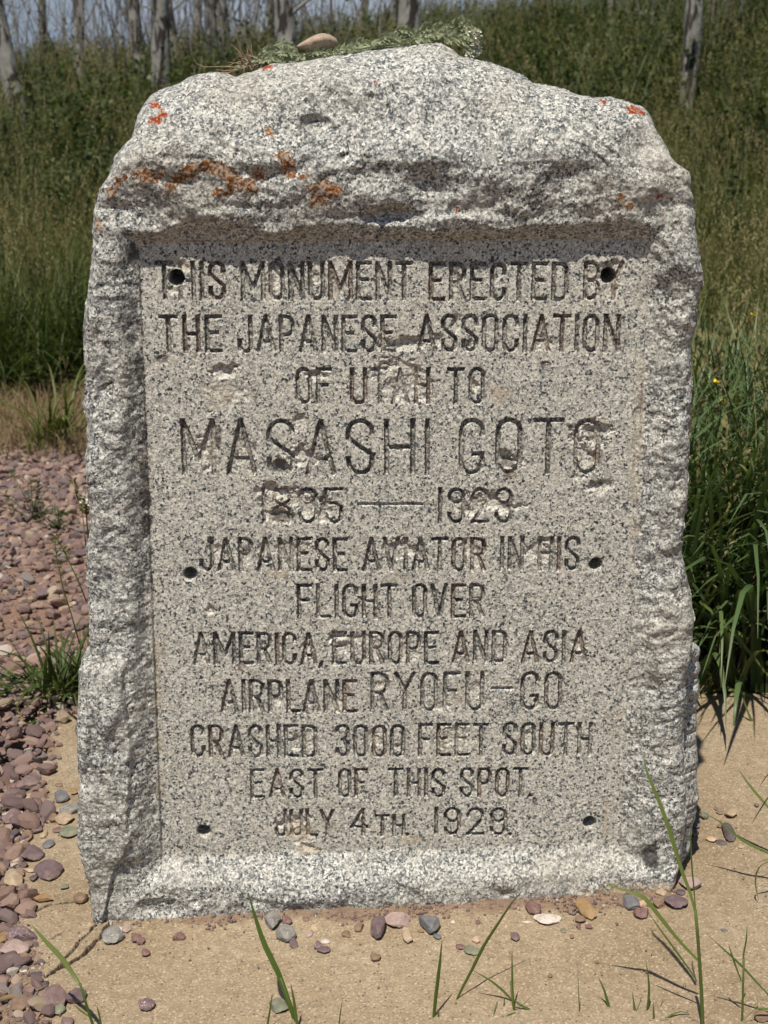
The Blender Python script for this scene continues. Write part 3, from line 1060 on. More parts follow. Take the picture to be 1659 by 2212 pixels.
# stains and dark patches
def blot(A, fx, fy, rx, ry, v, yl=0.0, sharp=.6):
    cx, cz = loc(fx, fy, yl)
    k = .0007
    d = np.hypot((Xf - cx) / (rx * k), (Zf - cz) / (ry * k)) + .35 * jn
    np.maximum(A, v * sst((1.15 - d) / sharp), out=A)
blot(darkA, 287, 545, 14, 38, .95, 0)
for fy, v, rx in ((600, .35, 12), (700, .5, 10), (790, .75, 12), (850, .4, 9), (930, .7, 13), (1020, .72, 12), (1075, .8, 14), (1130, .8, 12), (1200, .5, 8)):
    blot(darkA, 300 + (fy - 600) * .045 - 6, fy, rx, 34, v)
for fy in (1000, 1060, 1120): blot(rust, 312 + (fy - 1000) * .03, fy, 16, 40, .45)
for fy in (1420, 1500, 1600, 1700): blot(tan, 337 + (fy - 1400) * .03, fy, 12, 50, .6)
for i in range(12):
    blot(rust, 340 + i * 92, 520, 38, 3.2, random.uniform(.2, .6))
for fy in (800, 860, 920, 980, 1060, 1140): blot(tan, 1384 - (fy - 800) * .04, fy, 12 + (fy % 7), 40, .5)
for fx, fy, rx, ry, v in ((470, 860, 50, 30, .5), (1080, 850, 30, 30, .6), (480, 1600, 30, 20, .3), (650, 1795, 45, 28, .95), (670, 1835, 30, 14, .9), (890, 1815, 26, 16, .8), (600, 1240, 30, 14, .7),
                          (400, 575, 18, 10, .6), (345, 1400, 14, 40, .5), (1330, 1560, 20, 60, .4), (860, 1250, 40, 10, .5), (1365, 1000, 14, 80, .5), (990, 1500, 22, 30, .45), (1440, 1610, 10, 40, .3)):
    blot(tan, fx, fy, rx, ry, v)
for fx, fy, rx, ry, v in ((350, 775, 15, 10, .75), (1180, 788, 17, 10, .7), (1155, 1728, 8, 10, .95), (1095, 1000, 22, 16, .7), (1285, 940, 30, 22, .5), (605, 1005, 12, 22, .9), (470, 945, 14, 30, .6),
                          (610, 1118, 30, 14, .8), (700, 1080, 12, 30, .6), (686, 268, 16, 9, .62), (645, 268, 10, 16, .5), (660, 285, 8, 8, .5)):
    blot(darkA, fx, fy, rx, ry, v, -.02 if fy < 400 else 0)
for fx, fy, rx, ry, v in ((463, 985, 20, 22, .45), (1290, 985, 16, 22, .6), (960, 1600, 8, 30, .6), (520, 1440, 12, 10, .6), (1100, 1025, 20, 8, .7), (1330, 620, 8, 10, .8), (1125, 1600, 10, 10, .7), (750, 1490, 8, 20, .6)):
    blot(rust, fx, fy, rx, ry, v)
mudz = sst((slab_z(Xf) + .012 + .022 * sst((Xf - .25) / .15) + .010 * jn - Zf) / .03) * .62
mud[:] = mudz
blot(darkA, 1408, 1850, 22, 40, .9, -.03)  # dark patch low on the right border
blot(tan, 1310, 1760, 8, 70, .75)

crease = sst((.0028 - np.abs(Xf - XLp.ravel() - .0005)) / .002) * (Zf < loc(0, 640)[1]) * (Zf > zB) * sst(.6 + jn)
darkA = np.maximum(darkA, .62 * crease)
creaseR = sst((.0030 - np.abs(Xf - XRp.ravel())) / .002) * (Zf < zT) * (Zf > zB) * sst(.3 + jn)
rust = np.maximum(rust, .5 * creaseR)
# lichen patches on the cap: lists of blobs
LICH = [
    ('patch', 0, [(250, 400, 8, 10), (262, 385, 12, 8), (310, 375, 24, 12), (322, 388, 18, 9), (345, 375, 9, 8), (238, 415, 8, 12)]),
    ('patch', 0, [(370, 405, 12, 14), (385, 385, 16, 12), (402, 372, 20, 12), (430, 362, 24, 12), (455, 355, 16, 10), (470, 365, 20, 14), (490, 375, 16, 14), (505, 390, 18, 16), (530, 400, 20, 14), (485, 415, 22, 9), (545, 410, 8, 10)]),
    ('patch', 0, [(555, 372, 12, 12), (562, 382, 10, 12), (540, 390, 10, 8)]),
    ('patch', 0, [(612, 340, 14, 12), (622, 355, 15, 18), (625, 372, 12, 10), (655, 382, 9, 7), (605, 335, 10, 8)]),
    ('patch', 0, [(690, 405, 22, 14), (715, 412, 20, 14), (695, 425, 18, 16), (730, 412, 10, 10), (680, 440, 12, 8)]),
    ('patch', 0, [(584, 285, 9, 9), (577, 280, 5, 8)]),
    ('patch', 1, [(335, 228, 14, 9), (345, 240, 8, 14), (342, 258, 12, 8), (328, 262, 8, 6), (355, 248, 7, 6)]),
    ('patch', 1, [(578, 146, 14, 5)]),
    ('patch', 1, [(1368, 232, 12, 5), (1375, 241, 20, 7), (1390, 245, 12, 5), (1362, 244, 8, 5)]),
    ('patch', 1, [(1310, 221, 8, 5), (1302, 218, 6, 3)]),
    ('patch', 1, [(1426, 423, 10, 8)]),
    ('patch', 1, [(1435, 472, 6, 4)]),
    ('patch', 1, [(810, 178, 5, 5)]),
    ('patch', 0, [(1342, 428, 11, 9), (1360, 447, 8, 8), (1322, 397, 5, 5)]),
    ('patch', 1, [(988, 453, 5, 8)]),
    ('patch', 0, [(208, 486, 8, 10), (216, 494, 7, 6)]),
]
lich = np.full(Xf.shape, -1, np.int16)
for i, (_, red, bl) in enumerate(LICH):
    for fx, fy, rx, ry in bl:
        oz = (519 - fy) / 1450.
        pl = -(.034 - .36 * max(0, oz - .115) - .25 * max(0, oz - .2)) if fy < 519 else 0
        cx, cz = loc(fx, fy, pl)
        k = .00068
        s = np.nonzero((np.abs(Xf - cx) < rx * k * 1.6) & (np.abs(Zf - cz) < ry * k * 1.6))[0]
        d = np.hypot((Xf[s] - cx) / (rx * k), (Zf[s] - cz) / (ry * k)) + .5 * jn2[s] + .6 * noise(Xf[s], 0, Zf[s], 300, 9) + (.0 if red else .18 * jn3[s])
        lich[s[d < (.95 if red else 1.12)]] = i

Yf = Yl.ravel()
lm = lich >= 0
Yf = Yf - np.where(lm, .0004 + .0003 * jn2, 0)
co_front = np.stack([Xf, Yf, Zf], -1)

# ---- sides and back: rings behind the front boundary
bi = np.concatenate([np.arange(0, nv) * nu, (nv - 1) * nu + np.arange(1, nu), (np.arange(nv - 2, -1, -1)) * nu + nu - 1])
bi = bi[::1]
bx, by_, bz = Xf[bi], Yf[bi], Zf[bi]
nb_ = len(bi)
tx = np.gradient(bx); tz = np.gradient(bz)
ker = np.ones(41) / 41
def smooth1(a): return np.convolve(np.pad(a, 20, mode='edge'), ker, 'valid')
nxn = smooth1(-tz); nzn = smooth1(tx)
ln = np.hypot(nxn, nzn) + 1e-9
nxn /= ln; nzn /= ln
nring = 46
rings = []
depthb = .27
zr0, zr1 = loc(1500, 1900, .1)[1], loc(1500, 1350, .1)[1]
for k in range(1, nring + 1):
    t = k / nring
    y = by_ + (depthb - by_) * t
    env = min(1, t * 4)
    o = env * (.008 * noise(bx, y, bz, 9, 3) + .005 * noise(bx, y, bz, 24, 4) + .002 * noise(bx, y, bz, 70, 5))
    side = np.clip(np.abs(nxn), 0, 1)
    flare = .034 * sst((zr1 - bz) / .03) * sst((bz - zr0) / .10) * sst((t - .08) / .12) * (nxn > .4)
    flare2 = .016 * sst((bz - .9) / .05) * sst((1.12 - bz) / .08) * sst((t - .1) / .2) * (nxn > .4)
    taper = -.05 * sst((t - .5) / .5)
    dtop = -.10 * t * np.clip(nzn, 0, 1)
    o = o + (flare + flare2 + taper * side) 
    rings.append(np.stack([bx + nxn * o, y, bz + nzn * (o + dtop)], -1))
ring_co = np.concatenate(rings)
nf = len(Xf)
i0 = np.arange(nb_ - 1)
side_faces = []
prev = bi
for k in range(nring):
    cur = nf + k * nb_ + np.arange(nb_)
    side_faces.append(np.stack([prev[:-1], cur[:-1], cur[1:], prev[1:]], -1))
    prev = cur
# back: bridge left to right columns row by row
cur = nf + (nring - 1) * nb_ + np.arange(nb_)
half = nb_ // 2
a = cur[:half]; b = cur[::-1][:half]
side_faces.append(np.stack([a[:-1], b[:-1], b[1:], a[1:]], -1))
side_faces = np.concatenate(side_faces)

co_all = np.concatenate([co_front, ring_co])
nA = len(co_all)
ext = nA - nf
rough_all = np.concatenate([rough.ravel(), np.ones(ext)])
def padd(a): return np.concatenate([a, np.zeros(ext)])
mud_b = sst((slab_z(ring_co[:, 0]) + .012 - ring_co[:, 2]) / .03) * .6
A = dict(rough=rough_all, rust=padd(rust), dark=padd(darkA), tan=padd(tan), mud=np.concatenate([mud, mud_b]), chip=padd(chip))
i = (np.arange(nu - 1)[None, :] + np.arange(nv - 1)[:, None] * nu)
F = np.stack([i, i + 1, i + 1 + nu, i + nu], -1).reshape(-1, 4)
def fmax(a): return a[F].max(1)
f_hole = fmax(holeid); f_line = np.where((lineid[F] >= 0).sum(1) >= 2, fmax(lineid), -1); f_lich = np.where((lich[F] >= 0).sum(1) >= 3, fmax(lich), -1)
f_in = (out.ravel()[F].mean(1) < .0)
code = np.zeros(len(F), np.int32)
code[f_in] = 1
code[(f_line >= 0) & f_in] = 1000 + f_line[(f_line >= 0) & f_in]
code[f_hole >= 0] = 30 + f_hole[f_hole >= 0]
code[f_lich >= 0] = 100 + f_lich[f_lich >= 0]


def sub_obj(name, faces, mat, extra=None, parent=None, **props):
    used, inv = np.unique(faces.ravel(), return_inverse=True)
    me = mesh_np(name, co_all[used], inv.reshape(-1, 4))
    for k, v in A.items():
        attr(me, k, v[used])
    if extra:
        for k, v in extra.items():
            attr(me, k, np.full(len(used), v))
    o = obj(name, me, mat, parent or mon, **props)
    return o


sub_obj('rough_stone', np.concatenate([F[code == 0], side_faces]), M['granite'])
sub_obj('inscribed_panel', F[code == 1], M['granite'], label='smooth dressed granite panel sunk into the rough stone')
for li, (txt, _, _) in enumerate(LINES):
    le = obj('inscription_line', None, None, mon, label='carved line reading ' + txt)
    for k_ in [k_ for k_, l_i in enumerate(letter_line) if l_i == li]:
        fs = F[code == 1000 + k_]
        if len(fs):
            sub_obj('letter', fs, M['granite'], parent=le)
for i in range(6):
    fs = F[code == 30 + i]
    if len(fs):
        sub_obj('drill_hole', fs, M['granite'])
for i, (_, red, _) in enumerate(LICH):
    fs = F[code == 100 + i]
    if len(fs):
        sub_obj('lichen', fs, M['lichen'], {'lred': float(red)}, label='bright orange-red lichen spot' if red else 'rusty brown lichen patch')
del F, code

# ------------------------------------------------------------------ stones
def icos(sub):
    bm = bmesh.new()
    bmesh.ops.create_icosphere(bm, subdivisions=sub, radius=1.0)
    v = np.array([p.co[:] for p in bm.verts]); f = np.array([[p.index for p in q.verts] for q in bm.faces])
    bm.free()
    return v, f


IC3, IC2 = icos(3), icos(2)


def stone_co(base, seed, nplanes=9, blunt=.92, rough_=.03):
    r_ = np.random.default_rng(seed)
    n = r_.normal(size=(nplanes, 3)); n /= np.linalg.norm(n, axis=1)[:, None]
    d = r_.uniform(.52, .84, nplanes)
    dots = base @ n.T
    rad = np.where(dots > .05, d[None, :] / np.maximum(dots, .05), 9)
    k = 110.0
    rr = np.minimum(rad, 3)
    soft = -np.log(np.exp(-k * rr).sum(1) + math.exp(-k * .98)) / k
    soft = soft * (1 + 1.6 * rough_ * noise(base[:, 0], base[:, 1], base[:, 2], 3.1, seed % 50) + rough_ * .5 * noise(base[:, 0], base[:, 1], base[:, 2], 8, seed % 37))
    return base * soft[:, None]


stone_mats = {
    'topstone': pebble_mat('stone_dusty_tan', (.38, .29, .21), (.24, .17, .12)),
    'mauve': pebble_mat('stone_mauve', (.185, .125, .115)), 'purple': pebble_mat('stone_purple', (.135, .092, .095), None),
    'dark': pebble_mat('stone_dark', (.095, .075, .080)), 'red': pebble_mat('stone_dull_red', (.165, .092, .082), (.26, .17, .15)),
    'pink': pebble_mat('stone_pink', (.34, .25, .22), (.30, .2, .18)), 'tan': pebble_mat('stone_tan', (.36, .27, .18)),
    'ochre': pebble_mat('stone_ochre', (.26, .165, .08), (.22, .12, .05)), 'grey': pebble_mat('stone_grey', (.20, .19, .17), (.36, .35, .31)),
    'slate': pebble_mat('stone_slate', (.13, .13, .135)), 'white': pebble_mat('stone_white', (.52, .46, .40), (.30, .23, .18)), 'brown': pebble_mat('stone_brown', (.20, .13, .085)),
    'green': pebble_mat('stone_grey_green', (.17, .175, .12)), 'peach': pebble_mat('stone_peach', (.46, .33, .22)), 'speck': pebble_mat('stone_speckled', (.16, .105, .11), (.42, .36, .33)),
}


def pebble(dx, dy, w, h, colr, label, seed, angle=None, flat=.55, group=None):
    """pebble seen at frame pixel dx, dy with apparent size w x h"""
    z0 = float(slab_z(ground(dx, dy, 0).x)) if ground(dx, dy, 0).x > SX0 else -.004
    p = ground(dx, dy + h * .30, z0)
    D = math.hypot(p.y, CAM_H) * 1.0
    k = D / FPX
    sx = w * k / 2
    el = math.atan2(CAM_H, p.y)
    hh = h * k / 2
    # apparent half height = sqrt((sy sin)^2 + (sz cos)^2)
    sz = min(sx, hh) * flat * 1.0
    sy = math.sqrt(max((hh * .45) ** 2, hh * hh - (sz * math.cos(el)) ** 2)) / math.sin(el)
    base, f = IC3
    co = stone_co(base, seed) * np.array([sx, sy, sz]) * 1.16
    a = angle if angle is not None else 0.0
    ca, sa = math.cos(a), math.sin(a)
    co = np.stack([co[:, 0] * ca - co[:, 1] * sa, co[:, 0] * sa + co[:, 1] * ca, co[:, 2]], -1)
    co[:, 2] -= co[:, 2].min()
    co[:, 2] -= sz * .18
    me = mesh_np('stone', co, f); me.set_sharp_from_angle(angle=R(17))
    o = obj('loose_stone' if max(w, h) > 14 else 'pebble', me, stone_mats[colr])
    o.location = (p.x, p.y, z0)
    tag(o, label, 'stone', group)
    return o


def A4(x, y): return (x / 3, 1659 + y / 3)
def A5(x, y): return (553 + x / 3, 1659 + y / 3)
def A6(x, y): return (1106 + x / 3, 1659 + y / 3)

PEB = [
    (A4, 195, 80, 135, 125, 'mauve', 'large rounded mauve stone on the slab near the gravel, casting a dark shadow'),
    (A4, 100, 110, 90, 80, 'red', 'reddish brown stone pressed against the left side of the large rounded mauve stone'),
    (A4, 400, 175, 105, 75, 'slate', 'dark slate stone with a sharp point, behind the cluster at the monument side'),
    (A4, 187, 183, 72, 50, 'tan', 'small cream and tan stone just in front of the large rounded mauve stone'),
    (A4, 480, 152, 46, 42, 'ochre', 'small tan pebble touching the side of the dark pointed slate stone'),
    (A4, 383, 107, 48, 22, 'brown', 'thin flat brown flake behind the dark pointed slate stone'),
    (A4, 525, 172, 26, 24, 'brown', 'tiny brown pebble against the left foot of the monument, beside the small tan pebble'),
    (A4, 290, 13, 36, 22, 'purple', 'tiny purple pebble alone on bare concrete at the upper edge of the slab'),
    (A4, 455, 262, 140, 72, 'grey', 'striped grey stone touching the monument, topmost of the cluster at its left side'),
    (A4, 425, 322, 122, 72, 'tan', 'tan angular stone in front of the striped grey stone beside the monument'),
    (A4, 345, 322, 58, 50, 'brown', 'rough brown lump left of the tan angular stone'),
    (A4, 457, 402, 122, 74, 'green', 'grey-green stone with a pale face, lowest of the cluster touching the monument'),
    (A4, 372, 396, 58, 36, 'red', 'small dark red stone tucked beside the grey-green stone'),
    (A4, 240, 385, 92, 62, 'purple', 'flat red-purple stone touching an upright brown one'),
    (A4, 180, 432, 58, 92, 'brown', 'upright narrow brown stone under the flat red-purple stone'),
    (A4, 292, 420, 36, 56, 'tan', 'narrow tan pebble standing alone between two clusters of stones'),
    (A4, 320, 490, 76, 52, 'slate', 'small grey block-shaped stone on bare concrete above the big purple block'),
    (A4, 82, 440, 88, 84, 'dark', 'dark olive stone with a ridge, at the edge of the gravel'),
    (A4, 80, 290, 100, 112, 'mauve', 'tall ridged purple-grey stone leaning at the edge of the gravel'),
    (A4, 203, 545, 152, 104, 'purple', 'large grey-purple stone with a pointed lower end, above the purple block'),
    (A4, 312, 650, 162, 125, 'purple', 'big smooth purple block-shaped stone lying alone on the slab'),
    (A4, 219, 710, 50, 42, 'dark', 'small dark round pebble at the corner of the big purple block'),
    (A4, 188, 655, 92, 32, 'tan', 'long crumbly tan fragment beside the big purple block'),
    (A4, 105, 590, 70, 60, 'tan', 'pale pitted stone below the large grey-purple stone'),
    (A4, 100, 708, 130, 120, 'tan', 'large mottled tan stone at the gravel edge below the crumbly fragment'),
    (A4, 140, 770, 80, 60, 'mauve', 'brownish mauve stone under the large mottled tan stone'),
    (A4, 415, 768, 54, 34, 'green', 'small olive pebble on bare concrete near the monument corner'),
    (A4, 525, 832, 84, 76, 'brown', 'tan-brown stone beside the cracked corner of the monument foot'),
    (A4, 280, 840, 122, 60, 'ochre', 'rusty ochre stone just above the long thin crack in the slab'),
    (A4, 172, 850, 84, 46, 'brown', 'flat brown stone left of the rusty ochre stone'),
    (A4, 75, 850, 88, 78, 'ochre', 'orange-brown stone in the gravel edge at the end of the thin crack'),
    (A4, 740, 1080, 132, 104, 'grey', 'large dark grey mottled stone in front of the monument at the wide crack'),
    (A4, 777, 1042, 52, 30, 'white', 'small white stone behind the dark grey mottled stone'),
    (A4, 826, 1036, 60, 50, 'pink', 'pale pinkish stone right of the small white stone'),
    (A4, 878, 1090, 66, 66, 'red', 'dull red stone, back one of a touching pair below the monument'),
    (A4, 916, 1115, 56, 54, 'red', 'dull red stone, front one of a touching pair below the monument'),
    (A4, 1157, 1090, 82, 50, 'red', 'dark red stone alone on the slab in front of the monument'),
    (A4, 942, 1195, 56, 42, 'red', 'small red chip in front of the touching pair of red stones'),
    (A4, 948, 1522, 102, 82, 'speck', 'speckled purple stone alone on open concrete near the tall leaf'),
    (A4, 240, 1336, 116, 36, 'dark', 'flat dark blue-black slate sliver at the left end of the cracks'),
    (A4, 362, 1482, 168, 140, 'mauve', 'largest mauve stone near the front left of the slab beside the grass stem'),
    (A4, 500, 1476, 130, 84, 'purple', 'dark purple stone behind the green stem, beside the largest mauve stone'),
    (A4, 385, 1550, 80, 76, 'green', 'grey-olive stone in front of the largest mauve stone'),
    (A4, 140, 1072, 165, 104, 'speck', 'wide purple stone with pale veins at the gravel edge'),
    (A4, 95, 1165, 170, 110, 'pink', 'wide pinkish mauve stone below the wide purple veined stone'),
    (A4, 137, 1240, 100, 86, 'brown', 'brown angular stone below the wide pinkish mauve stone'),
    (A4, 25, 1085, 76, 92, 'ochre', 'golden ochre stone at the left edge of the photo beside the purple veined stone'),
    (A4, 100, 1440, 84, 72, 'peach', 'pale orange stone near the wooden twig in the gravel'),
    (A4, 215, 1435, 130, 50, 'mauve', 'long flat mauve stone behind the largest mauve stone'),
    (A4, 295, 1402, 46, 40, 'dark', 'small dark pebble above the largest mauve stone'),
    (A4, 120, 1530, 116, 86, 'brown', 'brown-grey rounded stone below the wooden twig'),
    (A4, 150, 1310, 46, 26, 'white', 'tiny cream pebble beside the dark slate sliver'),
    (A4, 432, 1640, 76, 62, 'mauve', 'rounded mauve stone at the bottom edge near the stem'),
    (A5, 187, 1070, 130, 102, 'grey', 'round grey stone in the debris in front of the monument, beside the tall green blade'),
    (A5, 110, 985, 96, 100, 'grey', 'pale grey stone against the monument, behind the round grey stone'),
    (A5, 202, 985, 80, 62, 'red', 'crumbly dark red stone against the monument between grey ones'),
    (A5, 246, 1130, 62, 60, 'purple', 'small purple stone beside the round grey stone'),
    (A5, 372, 1027, 52, 48, 'peach', 'small orange-tan pebble in the debris strip'),
    (A5, 346, 1072, 40, 36, 'pink', 'small pinkish pebble under the orange-tan one'),
    (A5, 436, 1176, 80, 50, 'purple', 'purple stone at the front of a small heap of chips'),
    (A5, 400, 1145, 58, 50, 'speck', 'purplish chip at the left of a small heap of chips'),
    (A5, 450, 1123, 52, 32, 'white', 'cream pebble on top of a small heap of chips'),
    (A5, 584, 1070, 52, 46, 'brown', 'round brown pebble alone in front of the monument centre'),
    (A5, 664, 1026, 60, 54, 'brown', 'crumbly red-brown lump left of the tall purple stone'),
    (A5, 330, 975, 34, 34, 'brown', 'tiny brown pebble by the foot of the monument beside the crumbly red stone'),
    (A5, 790, 1022, 98, 126, 'purple', 'tall smooth purple stone beside the white one at the foot of the monument'),
    (A5, 920, 975, 152, 98, 'pink', 'large whitish pink stone against the middle of the monument foot'),
    (A5, 984, 1076, 62, 96, 'tan', 'long pointed cream and brown stone in front of the whitish pink stone'),
    (A5, 1120, 1000, 122, 122, 'slate', 'dark slate-grey stone right of the whitish pink stone'),
    (A5, 1175, 1090, 50, 42, 'slate', 'small slate pebble in front of the dark slate-grey stone'),
    (A5, 1068, 1054, 40, 24, 'ochre', 'tiny ochre pebble at the edge of the dark slate-grey stone'),
    (A5, 770, 1222, 66, 48, 'brown', 'brown chip alone on the concrete in front of the tall smooth purple stone'),
    (A5, 1320, 1158, 64, 38, 'red', 'red-brown chip beside the greenish stone'),
    (A5, 1402, 1176, 92, 60, 'green', 'greenish stone beside the long slanting grass leaf'),
    (A5, 1426, 1111, 50, 40, 'peach', 'small tan-pink pebble above the greenish stone'),
    (A5, 1275, 1000, 30, 28, 'white', 'tiny white pebble in the reddish soil right of the slate-grey stone'),
    (A5, 1440, 998, 36, 32, 'red', 'tiny dark red pebble in the reddish soil near the slanting leaf'),
    (A5, 150, 1538, 140, 94, 'green', 'grey-green stone at the base of the tall green blade at the bottom of the photo'),
    (A6, 127, 902, 100, 90, 'red', 'rounded dark red stone behind the flat white stone'),
    (A6, 232, 972, 162, 72, 'white', 'flat bright white stone with brown spots'),
    (A6, 95, 997, 62, 16, 'white', 'thin white sliver left of the flat bright white stone'),
    (A6, 478, 892, 92, 120, 'ochre', 'triangular ochre stone leaning against the monument'),
    (A6, 440, 980, 62, 46, 'brown', 'olive brown pebble in front of the triangular ochre stone'),
    (A6, 430, 1022, 36, 36, 'red', 'small red chip in front of the olive brown pebble'),
    (A6, 496, 1028, 54, 30, 'red', 'small pinkish red chip right of the olive brown pebble'),
    (A6, 332, 1054, 32, 32, 'green', 'tiny dark green round pebble below the flat white stone'),
    (A6, 385, 1092, 28, 26, 'brown', 'tiny brown pebble beside the dark green round one'),
    (A6, 14, 1086, 58, 54, 'purple', 'small slanted purple stone on the concrete left of the white sliver'),
    (A6, 770, 864, 96, 92, 'slate', 'blue-grey flat-topped stone against the monument under the bent leaf'),
    (A6, 843, 876, 52, 46, 'peach', 'bright peach-coloured stone next to the blue-grey flat-topped stone'),
    (A6, 836, 930, 90, 76, 'red', 'red-brown stone in front of the bright peach stone'),
    (A6, 945, 880, 60, 52, 'brown', 'brown lump between the peach stone and the dark purple stone'),
    (A6, 1060, 860, 132, 84, 'purple', 'dark purple flat stone near the right corner of the monument'),
    (A6, 965, 806, 72, 40, 'tan', 'brownish flat stone against the right corner of the monument'),
    (A6, 1095, 798, 60, 36, 'dark', 'small dark purple stone behind the dark purple flat stone'),
    (A6, 1150, 738, 128, 86, 'pink', 'pale pink square stone behind the tall grass stem'),
    (A6, 1176, 362, 70, 44, 'slate', 'dark slate stone touching the right side of the monument'),
    (A6, 1182, 414, 68, 48, 'mauve', 'pinkish brown stone just below the dark slate stone at the right side'),
    (A6, 1290, 460, 70, 36, 'peach', 'orange-tan stone in the red debris right of the monument'),
    (A6, 1360, 478, 66, 32, 'dark', 'small flat dark purple stone touching the orange-tan one'),
    (A6, 1405, 402, 100, 112, 'dark', 'large dark purple faceted stone under the thin green leaf'),
    (A6, 1355, 374, 56, 34, 'brown', 'brown stone behind the large dark purple faceted stone'),
    (A6, 1415, 292, 80, 60, 'tan', 'striped tan-green stone behind the thin green leaf'),
    (A6, 1247, 305, 46, 46, 'green', 'dark green pebble at the tip of the thin green leaf'),
    (A6, 1345, 285, 44, 22, 'brown', 'thin reddish tan flake left of the striped tan-green stone'),
    (A6, 1325, 262, 30, 20, 'brown', 'tiny brown pebble behind the reddish tan flake'),
    (A6, 1586, 240, 36, 22, 'brown', 'tiny brown pebble alone near the right edge of the photo'),
    (A6, 1480, 505, 50, 22, 'tan', 'small flat tan chip on bare concrete at right'),
    (A6, 545, 1256, 32, 18, 'brown', 'tiny brown pebble on open concrete below the white stone'),
    (A6, 1375, 1050, 40, 24, 'slate', 'tiny slate chip beside the grass shadows at right'),
    (A6, 245, 1342, 28, 28, 'brown', 'tiny brown pebble near the bottom centre among the grass blades'),
    (A6, 680, 1008, 22, 18, 'dark', 'tiny dark pebble in front of the red-brown stone'),
    (A6, 1616, 1610, 80, 70, 'brown', 'brown rounded stone in the bottom right corner among grass'),
]
for i, (fn, x, y, w, h, c, lab) in enumerate(PEB):
    dx, dy = fn(x, y)
    pebble(dx, dy, w / 3, h / 3, c, lab, 100 + i * 7, angle=random.uniform(-.25, .25), flat=random.uniform(.5, .8))

# small stones carried on top of the monument
def top_at(dx, dy, yl):
    yl += .062
    x, z = loc(dx, dy, yl)
    return l2w(x, yl, z)

p = top_at(684, 118, .035)
base, f = IC3
co = stone_co(base, 790, 16, rough_=.05) * np.array([.036, .026, .0190]) * 1.12
co[:, 2] *= 1 - .45 * np.clip(np.abs(co[:, 0]) / .034, 0, 1) ** 1.5
co[:, 2] -= co[:, 2].min()
o = obj('offering_stone', mesh_np('offering_stone', co, f), stone_mats['topstone'])
o.location = (p.x, p.y, p.z - .004)
o.rotation_euler = (0, R(-3), R(10))
tag(o, 'flat tan stone resting on the wilted plant on top of the monument', 'stone')

# ------------------------------------------------------------------ geometry-node scatter for uncountable cover
def scatter(name, pts, rots, scls, idx, sources, **props):
    src = bpy.data.collections.new(name + '_kinds')
    for j, (me) in enumerate(sources):
        so = bpy.data.objects.new('%s_kind_%02d' % (name, j), me)
        src.objects.link(so)
    me = bpy.data.meshes.new(name)
    me.vertices.add(len(pts)); me.vertices.foreach_set('co', np.asarray(pts, np.float32).ravel())
    a = me.attributes.new('rot', 'FLOAT_VECTOR', 'POINT'); a.data.foreach_set('vector', np.asarray(rots, np.float32).ravel())
    a = me.attributes.new('scl', 'FLOAT', 'POINT'); a.data.foreach_set('value', np.asarray(scls, np.float32))
    a = me.attributes.new('idx', 'INT', 'POINT'); a.data.foreach_set('value', np.asarray(idx, np.int32))
    o = obj(name, me, None, **props)
    ng = bpy.data.node_groups.new(name + '_scatter', 'GeometryNodeTree')
    ng.interface.new_socket('Geometry', in_out='INPUT', socket_type='NodeSocketGeometry')
    ng.interface.new_socket('Geometry', in_out='OUTPUT', socket_type='NodeSocketGeometry')
    N = ng.nodes
    gi = N.new('NodeGroupInput'); go = N.new('NodeGroupOutput')
    ci = N.new('GeometryNodeCollectionInfo'); ci.inputs['Collection'].default_value = src
    ci.inputs['Separate Children'].default_value = True; ci.inputs['Reset Children'].default_value = True
    iop = N.new('GeometryNodeInstanceOnPoints')
    iop.inputs['Pick Instance'].default_value = True

    def na(nm, typ):
        n = N.new('GeometryNodeInputNamedAttribute'); n.data_type = typ; n.inputs['Name'].default_value = nm
        return n.outputs['Attribute']
    ng.links.new(gi.outputs[0], iop.inputs['Points'])
    ng.links.new(ci.outputs[0], iop.inputs['Instance'])
    ng.links.new(na('idx', 'INT'), iop.inputs['Instance Index'])
    ng.links.new(na('rot', 'FLOAT_VECTOR'), iop.inputs['Rotation'])
    ng.links.new(na('scl', 'FLOAT'), iop.inputs['Scale'])
    ng.links.new(iop.outputs[0], go.inputs[0])
    md = o.modifiers.new('scatter', 'NODES')
    md.node_group = ng
    return o


